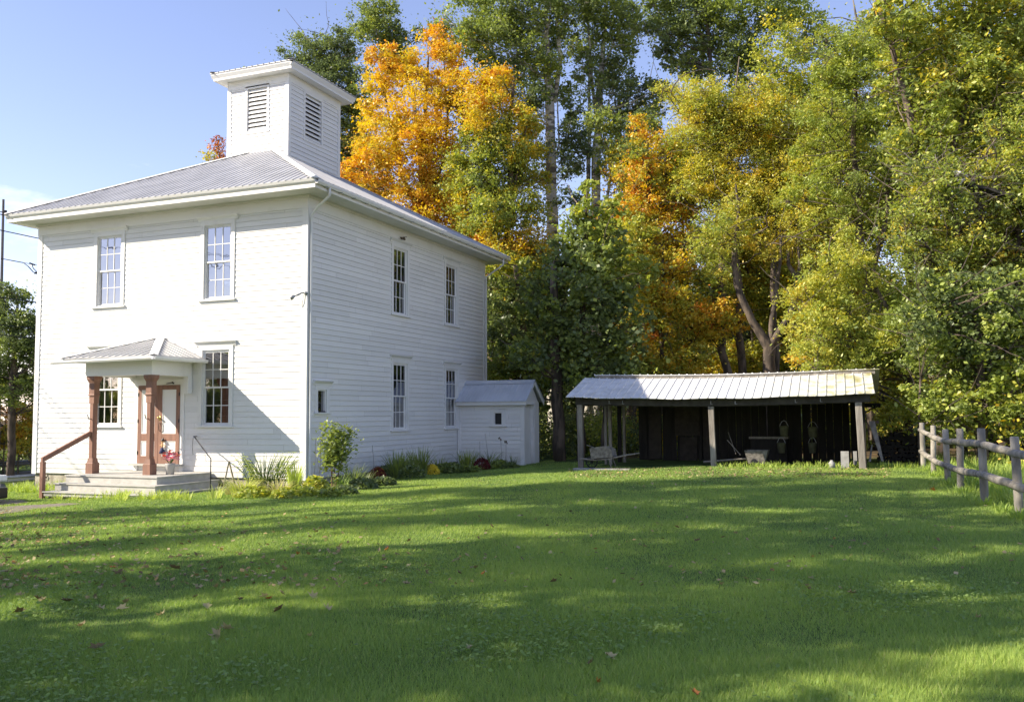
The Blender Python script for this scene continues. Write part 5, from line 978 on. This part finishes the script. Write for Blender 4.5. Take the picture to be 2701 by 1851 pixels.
# understory
rng=np.random.default_rng(5); VV=[];FF=[];HH=[];off=0; rg=random.Random(6)
for i in range(330):
    if i>=295 and rg.random()<.6: continue
    if i<250: px=rg.uniform(1290,3100); Z=rg.uniform(33.5,50)
    elif i<295: px=rg.uniform(2400,3200); Z=rg.uniform(20,34)
    else: px=rg.uniform(-600,90); Z=rg.uniform(52,60)
    q=at(px,1180,Z); R_=rg.uniform(.5,1.3)
    if abs(px-1430)<60 and Z<36: continue
    if 2290<px<2440 and Z<29: continue
    if px>2400 and Z<34:
        a=ps[4][0]
        if q[0]<ps[0][0][0]+1.8+R_*.6: continue
    c=np.array([q[0],q[1],g(q[0],q[1])+R_*.6]); leaf=.12; P,_s,k=crown_points(c,R_,int(15*(R_/leaf)**2),rng,10,.8); ok=P[:,2]>gz(P[:,0],P[:,1]); P=P[ok]; hb=rg.choice([.12,.2,.3,.36]) if px<1750 else rg.choice([.15,.25,.35,.45,.6]); V,F_=leaf_quads(P,leaf,rng); VV.append(V);FF.append(F_+off);off+=len(V);HH.append(np.repeat(hb+rng.normal(size=len(P))*.08,4))
o=np_mesh('undergrowth',np.concatenate(VV),np.concatenate(FF),M['leaf'],np.concatenate(HH)); o['kind']='stuff'; o['label']='leafy undergrowth on the floor of the wood'; o['category']='undergrowth'
# broken limb with pale torn end
BL=thing('broken_limb',tuple(at(2720,1180,22)*np.array([1,1,0])+np.array([0,0,.1])),'thick dark broken limb reaching in from the right edge, with a pale torn end','limb')
mb=MB(); Zl=28.2
mb.tube([at(2760,560,Zl+.4),at(2725,540,Zl+.3),at(2700,532,Zl+.2),at(2665,516,Zl+.1),at(2635,512,Zl),at(2600,498,Zl),at(2570,495,Zl),at(2545,482,Zl),at(2530,478,Zl),at(2520,462,Zl)],[.14,.12,.14,.10,.13,.09,.12,.07,.10,.06],9,jit=.45); mb.tube([at(2760,560,Zl),at(2820,800,Zl),at(2850,1180,Zl)],[.3,.32,.36],10); mb.build('limb',mat('black_wet_bark',(.04,.036,.03),.9,noise=(.015,.013,.011),nscale=8,bump=.8),BL)
mb=MB(); mb.tube([at(2516,452,Zl-.18),at(2530,458,Zl-.22),at(2552,466,Zl-.2),at(2532,482,Zl-.2),at(2522,470,Zl-.19)],[.02,.08,.04,.06,.01],6,jit=.5); mb.build('torn_wood',mat('pale_torn_wood',(.48,.47,.47),.9),BL)
rg=random.Random(9); mb=MB()
for i in range(110):
    x=rg.uniform(2400,2720); y=480+rg.uniform(-60,80)+(x-2560)*.12; p=[np.array(at(x,y,Zl+rg.uniform(-.4,.8)))]
    d=np.array([rg.uniform(-1,1),rg.uniform(-.3,.3),rg.uniform(-.5,.6)])
    for k in range(5): p.append(p[-1]+(d+np.array([rg.uniform(-.5,.5),0,rg.uniform(-.5,.5)]))*.26)
    mb.tube(p,[.014,.012,.01,.008,.006,.004],4,cap=False)
mb.build('twigs',M['barkg'],BL)
# ---- shade trees left of and behind the viewer ----
def cam2w(X_,Z_):
    fh=np.array([math.sin(YAW),math.cos(YAW)]); rh=np.array([math.cos(YAW),-math.sin(YAW)]); p=CAM[:2]+rh*X_+fh*Z_; return p[0],p[1]
SHADE=[(-20,15.3,6.5,15.5,1.25,13,.95),(-12,14.6,8.5,16,1.3,11,.9),(-16,11.7,5.2,10.5,.55,7,.8),(-11,11.7,8.2,15.5,1.2,10,.8),(-14,6.7,4,17,1.2,16,.95),(-21,5.3,12,21,1.3,10,.9),(-10,5.0,3,7.5,1.0,7,.9),(-9,5.1,9.5,15,1.0,8,.8),(-10,3.6,4,13,.75,9,.75),(-9,2.1,3,12,.8,9,.7),(-12,.6,6,15,.9,8,.7),(-26,14.2,17,24,1.2,9,.9),(-24,8.5,13,21,1.3,12,.9),(-19,2.2,7,18,1.1,13,.8),(-15,-.6,5,15,1.1,10,.8),(-13,3.9,8,14,.8,8,.8),(-12,8.6,9.5,17,1.0,10,.9),(-22,12.2,15,23,1.3,12,.9),(-17,4.6,12,20,1.1,12,.9),(-12,1.2,5,13,1.0,10,.8)]
sw=['tall','broad','thin','leaning','dense','high','low','slim','ragged','narrow','loose','far','lofty','wide','sturdy','old','young','upright','spindly','heavy','wispy']
for i,(X_,Z_,h0,h1,r_,n_,dn) in enumerate(SHADE):
    x,y=cam2w(X_,Z_); rg=random.Random(300+i); z0=g(x,y); lob=[]
    for k in range(n_):
        z=h0+(h1-h0)*(k+rg.uniform(.2,.8))/n_; a=rg.random()*6.28; d=r_*rg.random()**.5*.9; lob.append(((x+d*math.cos(a),y+d*math.sin(a),z0+z),0,rg.uniform(.6,.95)*min(r_,1.1)*1.05,rg.uniform(.2,.5)))
    T(sw[i]+' shade tree left of the lawn outside the picture, casting its shadow stripe',0,lob,[[((x,y),None,.16),((x,y),z0+h0,.12),((x+.1,y),z0+h1-.5,.03)]],leaf=.2,dens=.58*dn,seed=300+i,world=True,group='shade trees left of the lawn')
# ---- garden plants ----
def strap(mb,c,h,lean,w_,az,curl=1.):
    d=np.array([math.cos(az),math.sin(az),0]); s=np.array([-d[1],d[0],0]); prev=None; n=5
    for i in range(n+1):
        t_=i/n; p=c+uz*h*(t_-.32*curl*lean*t_**2.6)+d*lean*h*(t_**1.7); ww=w_*(1-t_**2)*.5+.0012
        k=len(mb.v); mb.v+=[tuple(p-s*ww),tuple(p+s*ww)]
        if i: mb.f.append((k-2,k-1,k+1,k))
def mb_leaf(mb,name,parent,hue,hj,m='grass',seed=0):
    V=np.array(mb.v); F_=np.array([f if len(f)==4 else f+(f[-1],) for f in mb.f]); rng=np.random.default_rng(seed)
    return np_mesh(name,V,F_,M[m],np.full(len(V),hue)+np.repeat(rng.normal(size=len(V)//2+1)*hj,2)[:len(V)],parent)
def strap_clump(px,py,h,r,n,hue,label,seed,w_=.022,lean=(.1,.7),m=None,cat='plant',group='plants in the flower bed along the hall'):
    c=gp(px,py); c[2]=g(c[0],c[1]); rg=random.Random(seed); mb=MB()
    h*=1.12; m=m or ('leaf' if px>900 else 'grass'); hue+=.02 if px>900 else .1
    for i in range(int(n*1.9)):
        a=rg.random()*6.28; rr=r*rg.random()**.5*.5; p=c+np.array([math.cos(a)*rr,math.sin(a)*rr,-.02]); strap(mb,p,h*rg.uniform(.6,1.05),rg.uniform(*lean),w_*rg.uniform(.7,1.2),a+rg.uniform(-.6,.6))
    o=mb_leaf(mb,'strap_leaved_plant',None,hue,.07,m,seed); return tag(o,label,cat,group)
def mound(px,py,r,h,hue,label,seed,leaf=.10,n=260,m='leaf',name='leafy_plant',hj=.06,cat='plant',up=1.2,group='plants in the flower bed along the hall',shell=True,asp=.62):
    c=gp(px,py); c[2]=g(c[0],c[1]); n=int(n*1.8); h*=1.15; hue-=(.02 if m=='leaf' else 0); up*=.45; h*=1.1; rng=np.random.default_rng(seed); d=unit(rng.normal(size=(n,3))); d[:,2]=np.abs(d[:,2]); rad=rng.uniform(.8,1.0,n) if shell else rng.uniform(.2,1,n)
    P=c+d*np.array([r,r,h])*rad[:,None]+np.array([0,0,.02]); V,F_=leaf_quads(P,leaf,rng,up=up,asp=asp); o=np_mesh(name,V,F_,M[m],np.repeat(hue+rng.normal(size=n)*hj,4)); return tag(o,label,cat,group)
# sunlit clump left of the corner
strap_clump(640,1306,.55,.5,70,.75,'arching tangle of yellowing daylily leaves beside the wooden A-frame',1,.02,(.5,1.1))
strap_clump(778,1300,.72,.3,34,.62,'upright sword-leaved clump in sun just left of the hall corner',2,.04,(.05,.35))
strap_clump(735,1306,.5,.5,60,.85,'low yellow straw-coloured leaves sprawling in front of the tall green clump',3,.026,(.6,1.3))
strap_clump(612,1304,.35,.35,50,.88,'short pale straw tuft at the foot of the porch steps',4,.014,(.4,1.))
strap_clump(565,1316,.4,.3,22,.7,'thin grassy weed sprouting in front of the porch steps right end',5,.012,(.2,.8))
c=gp(700,1300); c[2]=g(c[0],c[1]); rg=random.Random(12); o=thing('fern_leaved_plant',tuple(c),'tall yellow-green fern-leaved clump in sun against the front wall','plant','plants in the flower bed along the hall')
mb=MB(); st=MB()
for i in range(75):
    a=rg.random()*6.28; rr=rg.random()*.42; p0=c+np.array([math.cos(a)*rr*1.3,math.sin(a)*rr*.6,0]); H_=rg.uniform(.6,.98); d=np.array([math.cos(a),math.sin(a),0]); pts=[p0+uz*H_*t_+d*.35*t_**2.2 for t_ in np.linspace(0,1,9)]; st.tube(pts,[.008]*8+[.003],4,cap=False)
    s=np.array([-d[1],d[0],0])
    for k in range(3,9):
        for sg in (-1,1):
            q=pts[k]; e=q+s*sg*.17*(1.2-k/11)+d*.07+uz*.02; w_=d*.028; mb.add([q,(q+e)/2+w_,e,(q+e)/2-w_],[(0,1,2,3)])
mb_leaf(mb,'leaves',o,.78,.08,'grass',1); st.build('stems',bpy.data.materials['green_stem'],o)
mound(832,1303,.34,.30,.46,'yellow-green hosta mound wrapped round the hall corner in sun',21,leaf=.13,n=330)
mound(870,1312,.25,.16,.36,'small low leafy plant at the foot of the sapling stem',22,leaf=.10,n=150)
mound(905,1305,.35,.16,.2,'shaded low groundcover between the sapling and the dark sword leaves',23,leaf=.10,n=200)
strap_clump(932,1283,.62,.35,44,.12,'dark sword-leaved clump right of the leafy sapling',24,.026,(.15,.8))
strap_clump(960,1276,.40,.35,30,.1,'short dark grassy clump behind the crimson flowers',25,.02,(.2,.9))
mound(995,1268,.27,.30,.35,'crimson chrysanthemum mound in shade near the first side window',26,leaf=.045,n=800,m='bloom',name='flower_mound',hj=.1,cat='flowers')
strap_clump(1051,1262,.78,.5,80,.25,'largest grey-green iris clump under the first lower side window',27,.03,(.08,.7))
mound(1020,1262,.4,.3,.16,'dark leafy mound left of the largest iris clump',28,leaf=.09,n=380)
strap_clump(1108,1254,.85,.45,70,.25,'tall iris clump between the two lower side windows',29,.03,(.08,.6))
mound(1139,1252,.25,.24,.85,'bright yellow chrysanthemum mound at the edge of the bed',30,leaf=.05,n=700,m='bloom',name='flower_mound',hj=.12,cat='flowers')
mound(1175,1248,.38,.25,.28,'pale green leafy plant right of the yellow flowers',31,leaf=.12,n=220)
strap_clump(1232,1238,.68,.45,60,.3,'iris clump against the left part of the annex wall',32,.026,(.08,.6))
mound(1222,1246,.40,.16,.32,'low variegated hosta in front of the annex irises',33,leaf=.10,n=240)
mound(1271,1239,.29,.30,.12,'dark maroon chrysanthemum mound in front of the annex',34,leaf=.045,n=900,m='bloom',name='flower_mound',hj=.08,cat='flowers')
strap_clump(1290,1234,.7,.45,34,.2,'loosely arching daylily behind the maroon flowers',35,.02,(.5,1.1))
mound(1318,1236,.32,.22,.30,'hosta clump below the small annex window',36,leaf=.12,n=220)
strap_clump(1350,1232,.45,.4,22,.15,'sparse spiky leaves at the annex front corner',37,.02,(.2,.9))

for i_,(px,py,r_,h_,hu,lab) in enumerate(((955,1290,.4,.2,.16,'low dark groundcover under the short grassy clump'),(1085,1262,.42,.3,.2,'leafy green filler between the two biggest iris clumps'),(1010,1280,.35,.16,.12,'low shaded leaves in front of the crimson flowers'),(1195,1248,.36,.26,.24,'broad green leaves right of the pale leafy plant'),(1245,1246,.3,.16,.3,'small bright hosta left of the maroon flowers'),(1345,1236,.32,.14,.2,'low leaves at the foot of the annex corner'),(800,1312,.4,.18,.40,'lime hosta spilling onto the lawn left of the hall corner'),(755,1312,.35,.16,.46,'yellowing low leaves beside the sword-leaved clump'),(668,1312,.45,.2,.44,'low yellow-green leaves in front of the A-frame'))):
    mound(px,py,r_,h_,hu,lab,60+i_,leaf=.11,n=200)
strap_clump(900,1290,.42,.3,40,.2,'dark grassy leaves close behind the sapling stem',58,.02,(.2,1.))
strap_clump(1075,1258,.72,.35,44,.24,'iris clump joining the largest one on its right',59,.028,(.1,.7))
strap_clump(1160,1248,.55,.35,40,.22,'medium iris clump behind the yellow flowers',57,.024,(.1,.8))
# stalks
mb=MB(); rg=random.Random(3)
for px,py,h_ in ((1287,1236,1.15),(1322,1236,.95),(1330,1236,.85),(1262,1236,.9),(985,1272,1.),(823,1300,1.25),(838,1300,1.2),(846,1300,.9)):
    c=gp(px,py); c[2]=g(c[0],c[1]); q=c+uz*h_+ux*rg.uniform(-.15,.1); mb.tube([c,(c+q)/2+ux*.03,q],.005,4); 
    if px in(1322,1330):
        for k in range(5): p=q+np.array([rg.uniform(-.05,.05),rg.uniform(-.05,.05),rg.uniform(-.12,.02)]); mb.tube([p,p+uz*.03,p+uz*.05],[.012,.025,.008],6)
o=mb.build('seed_stalks',M['bark']); tag(o,'thin dark dry seed stalks standing up out of the bed along the side wall','stalks',kind='stuff')
# sapling
c=gp(877,1292); c[2]=g(c[0],c[1]); Zs=float(np.dot(c-CAM,_f)); o=thing('leafy_sapling',tuple(c),'slender leafy sapling with bare reddish stems just right of the hall corner','sapling')
mb=MB()
for dx,tx in ((0,872),(3,884),(-3,878),(5,902)):
    a=at(877+dx,1290,Zs); a[2]=c[2]; mb.tube([a,at((877+dx+tx)/2,1250,Zs),at(tx,1215,Zs),at(tx+dx,1150,Zs)],[.013,.012,.009,.004],5)
mb.build('stems',mat('reddish_stem',(.22,.12,.08),.8),o)
rng=np.random.default_rng(14); VV=[]
for (px,py,r_) in ((880,1140,.22),(900,1160,.25),(872,1165,.25),(885,1190,.28),(905,1195,.22),(870,1200,.22),(885,1222,.2),(915,1140,.12),(858,1222,.08),(856,1236,.06),(900,1232,.1),(890,1262,.08)):
    P,_s,k=crown_points(at(px,py,Zs),r_,int(230*r_*r_/.05),rng,8,.9,.75); VV.append(P)
P=np.concatenate(VV); V,F_=leaf_quads(P,.095,rng,up=.6,asp=.6); np_mesh('foliage',V,F_,M['leaf'],np.repeat(.27+rng.normal(size=len(P))*.07,4),o)
# weeds along steps, foundation, shed front
def tufts(name,pts,label,seed,h=(.1,.25),hue=.6,n=26,leafy=.4):
    rg=random.Random(seed); mb=MB()
    for px,py in pts:
        c=gp(px,py); c[2]=g(c[0],c[1])
        for i in range(n):
            a=rg.random()*6.28; rr=rg.random()*.14; p=c+np.array([math.cos(a)*rr,math.sin(a)*rr,0]); strap(mb,p,rg.uniform(*h),rg.uniform(.1,.9),rg.uniform(.008,.022),a)
    o=mb_leaf(mb,name,None,hue,.12,'grass',seed); return tag(o,label,'weeds',kind='stuff')
rg=random.Random(1)
tufts('weeds',[(rg.uniform(140,500),1316+rg.uniform(-6,6)-(x_>350)*6) for x_ in range(60,560,7)],'low weeds growing along the foot of the porch steps',2,(.08,.26),.7)
tufts('tall_grass',[(rg.uniform(15,175),rg.uniform(1276,1300)) for _ in range(70)],'bright uncut grass at the foot of the front wall left of the steps',3,(.18,.42),.62,30)
tufts('weeds',[(x_+rg.uniform(-6,6),1233+rg.uniform(-3,3)) for x_ in range(1900,2420,8)],'ragged weeds along the front edge of the shed floor',4,(.06,.22),.6,16)
tufts('tall_grass',[(a_,rg.uniform(1212,np.interp(a_,[2436,2534,2598,2690,2760],[1228,1285,1312,1345,1365]))) for a_ in [rg.uniform(2445,2760) for _ in range(240)]],'long unmown grass behind the rail fence',5,(.15,.42),.6,20)
tufts('fence_grass',[(p_+rg.uniform(-14,14),y_+rg.uniform(-2,6)) for p_,y_ in ((2436,1237),(2463,1254),(2501,1277),(2534,1301),(2566,1318),(2598,1330),(2640,1350),(2690,1367)) for _ in range(5)],'tufts of longer grass round the fence posts',6,(.08,.2),.5,26)
# ---- lawn ----
rng=np.random.default_rng(99); NB=2300000
lz=rng.uniform(math.log(3.6),math.log(38),NB); Zb_=np.exp(lz); pxx=np.where(rng.random(NB)<.86,rng.uniform(-350,3050,NB),rng.uniform(3050,4300,NB)); Xc=(pxx-W0/2)/FPX*Zb_
fh=np.array([math.sin(YAW),math.cos(YAW)]); rh=np.array([math.cos(YAW),-math.sin(YAW)])
X=CAM[0]+rh[0]*Xc+fh[0]*Zb_; Y=CAM[1]+rh[1]*Xc+fh[1]*Zb_
def lawn_ok(X,Y):
    hall=(X>-9.9)&(X<.15)&(Y>-.05)&(Y<12); bed=(X>0)&(X<.75+.25*np.sin(Y*2))&(Y>-.4)&(Y<9.3); steps=(X>-6.2)&(X<-2.4)&(Y>-2.8)&(Y<0); annex=(X>0)&(X<2.5)&(Y>9.2); shed=(X>5.9)&(X<13.6)&(Y>5.9)
    wood=(Y>10.5)&(X>3); road=(X<-20.5); fence=(X>20+.15*(-Y))&False
    soil=(Y>8.0)&(X>5.0)&(X<15)
    return ~(hall|bed|steps|annex|shed|wood|road|soil)
def inpoly(X,Y,poly):
    c=np.zeros(X.shape,bool); n=len(poly)
    for i in range(n):
        x1,y1=poly[i]; x2,y2=poly[(i+1)%n]
        m_=((y1>Y)!=(y2>Y))&(X<(x2-x1)*(Y-y1)/(y2-y1+1e-12)+x1); c^=m_
    return c
drv=[tuple(gp(*q)[:2]) for q in [(-700,1345),(0,1346),(66,1336),(170,1329),(215,1330),(165,1336),(90,1344),(0,1358),(-700,1400)]]
pth=[tuple(gp(*q)[:2]) for q in [(-500,1328),(20,1322),(62,1320),(70,1324),(45,1330),(0,1333),(-500,1345)]]
ok=lawn_ok(X,Y)&~(inpoly(X,Y,drv)&(rng.random(NB)>.3))&~(inpoly(X,Y,pth)&(rng.random(NB)>.3)); X,Y,Zb_=X[ok],Y[ok],Zb_[ok]; n=len(X)
Zg=gz(X,Y); az=rng.uniform(0,2*math.pi,n); patch_=np.sin(X*1.7+np.sin(Y*1.1)*2)*np.sin(Y*1.9+1+np.sin(X*.8)*1.5)
hgt=rng.uniform(.02,.052,n)*(1+.1*np.clip((8-Zb_)/4,0,1))*(1+.25*patch_)*(1+.15*np.clip((9-Zb_)/5,0,1)*(rng.random(n)<.1)*4); wid=(.0018+.00043*Zb_)*rng.uniform(.7,1.3,n); ln_=rng.uniform(.25,1.35,n)*hgt
dx,dy=np.cos(az),np.sin(az); az2=az+rng.uniform(-.5,.5,n)+math.pi/2; sx_,sy_=np.cos(az2)*wid/2,np.sin(az2)*wid/2
V=np.empty((n,3,3)); V[:,0]=np.stack([X-sx_,Y-sy_,Zg-.005],1); V[:,1]=np.stack([X+sx_,Y+sy_,Zg-.005],1); V[:,2]=np.stack([X+dx*ln_,Y+dy*ln_,Zg+hgt],1)
hue=.42+.10*patch_+.06*np.sin(X*.5+Y*.33)+rng.normal(size=n)*.12; hue=np.where(rng.random(n)<.03,rng.uniform(.85,1,n),np.clip(hue,0,.8))
o=np_mesh('grass',V.reshape(-1,3),np.arange(3*n).reshape(-1,3),M['grass'],np.repeat(hue,3)); tag(o,'mown green lawn grass','grass',kind='stuff')
# clover patches near the viewer
nc=42000; cz=np.exp(rng.uniform(math.log(4),math.log(10),nc)); cpx=rng.uniform(-200,2900,nc); xc=(cpx-W0/2)/FPX*cz; X=CAM[0]+rh[0]*xc+fh[0]*cz; Y=CAM[1]+rh[1]*xc+fh[1]*cz
pt_=np.sin(X*1.3+2)*np.sin(Y*1.5+.5)+.5*np.sin(X*3.1)*np.sin(Y*2.7)+.25*rng.normal(size=nc); ok=pt_>.45; X,Y=X[ok],Y[ok]
P=np.stack([X,Y,gz(X,Y)+rng.uniform(.025,.06,len(X))],1); V,F_=leaf_quads(P,.026,rng,up=2.0,asp=1.0); o=np_mesh('clover',V,F_,M['grass'],np.repeat(.22+rng.normal(size=len(X))*.1,4)); tag(o,'clover patches in the lawn','clover',kind='stuff')
# leaf litter (tiny) and counted fallen leaves
px_=np.concatenate([rng.random(900)**1.5*1000-100,rng.uniform(1500,2350,1300),rng.uniform(-100,2750,500),rng.uniform(-200,260,500)]); py_=np.concatenate([rng.uniform(1350,1560,900),rng.uniform(1236,1262,1300),rng.uniform(1260,1560,500),rng.uniform(1345,1440,500)])
P=[]
for a,b in zip(px_,py_):
    q=gp(a,b)
    P.append(q)
P=np.array(P); ok=lawn_ok(P[:,0],P[:,1]); P=P[ok]; P[:,2]=gz(P[:,0],P[:,1])+.036
V,F_=leaf_quads(P,.055,rng,up=1.5,asp=.7); o=np_mesh('leaf_litter',V,F_,M['litter'],np.repeat(rng.uniform(.1,.86,len(P)),4)); tag(o,'small scattered dry leaf fragments on the lawn','leaf litter',kind='stuff')
LM=[]
for s_,(hu,lab) in enumerate([(.55,'curled pale tan dry leaf lying on the lawn'),(.2,'dark brown curled leaf lying on the lawn'),(.7,'light beige crumpled leaf lying on the lawn'),(.92,'bright orange leaf lying on the lawn')]):
    rg=random.Random(40+s_); m_=14; pts=[]
    for k in range(m_):
        a=k*2*math.pi/m_; r_=(.62 if k%2 else .95)*rg.uniform(.6,1.1)*(1 if k else 1.25); x=r_*math.cos(a)*.5; y=r_*math.sin(a)*.42; pts.append((x,y*.75,.9*abs(y)**1.3+.5*x*x+rg.uniform(-.05,.09)))
    V=np.array([(0,0,0)]+pts+[(.5,0,.03),(.85,.04,.14),(.85,.02,.15)]); F_=[(0,1+k,1+(k+1)%m_) for k in range(m_)]+[(15,16,17)]
    o=np_mesh('fallen_leaf',V,np.array(F_),M['litter'],np.clip(np.full(len(V),hu)+np.array([rg.uniform(-.06,.06) for _ in V]),0,1)); tag(o,lab,'leaf',group='fallen leaves on the lawn'); LM.append(o)
spots=[(1040,1550,0,.1),(1275,1540,0,.08),(1280,1570,1,.1)]
known=[(600,1671,2,.13),(575,1690,0,.15),(545,1610,2,.1),(740,1550,2,.1),(700,1583,2,.1),(825,1583,2,.11),(735,1620,1,.11),(862,1616,2,.1),(630,1592,1,.09),(255,1722,1,.11),(215,1662,0,.1),(265,1615,2,.09),(320,1615,2,.11),(425,1632,2,.1),(460,1507,1,.13),(315,1519,1,.12),(583,1507,1,.08),(815,1690,2,.08),(948,1535,1,.08),(980,1482,2,.08),(1014,1484,1,.07),(1280,1482,2,.07),(1275,1522,3,.06),(1785,1397,1,.08),(1840,1433,1,.08),(1460,1544,1,.08),(2130,1560,1,.09),(2246,1575,0,.09),(1608,1745,2,.10),(1575,1812,3,.07),(1835,1845,3,.07),(2580,1640,2,.07),(2462,1297,3,.14),(1560,1812-50,1,.08),(808,1372,3,.08),(770,1375,0,.09),(740,1395,0,.08),(650,1345,1,.1),(300,1505,3,.06),(50,1625,1,.12),(100,1590,1,.1),(175,1595,1,.1),(60,1548,0,.1),(2475,1433,1,.08),(1720,1280,2,.09),(1850,1283,2,.08),(1240,1722,2,.08),(1505,1355,1,.08)]
rg=random.Random(31)
for _ in range(110):
    a=rg.random()**1.6*1300; known.append((a,rg.uniform(1360,1600),rg.choice([0,0,1,2,0,3]) if rg.random()<.6 else 0,rg.uniform(.05,.085)))
for i,(px,py,k,s) in enumerate(known):
    q=gp(px,py); base=LM[k]
    o=base.copy(); COL.objects.link(o)
    o.location=(q[0],q[1],g(q[0],q[1])+.036); o.rotation_euler=(rg.uniform(-.7,.7),rg.uniform(-.7,.7),rg.random()*6.28); s*=1.2; o.scale=(s,s,s)
for o in LM: bpy.data.objects.remove(o)
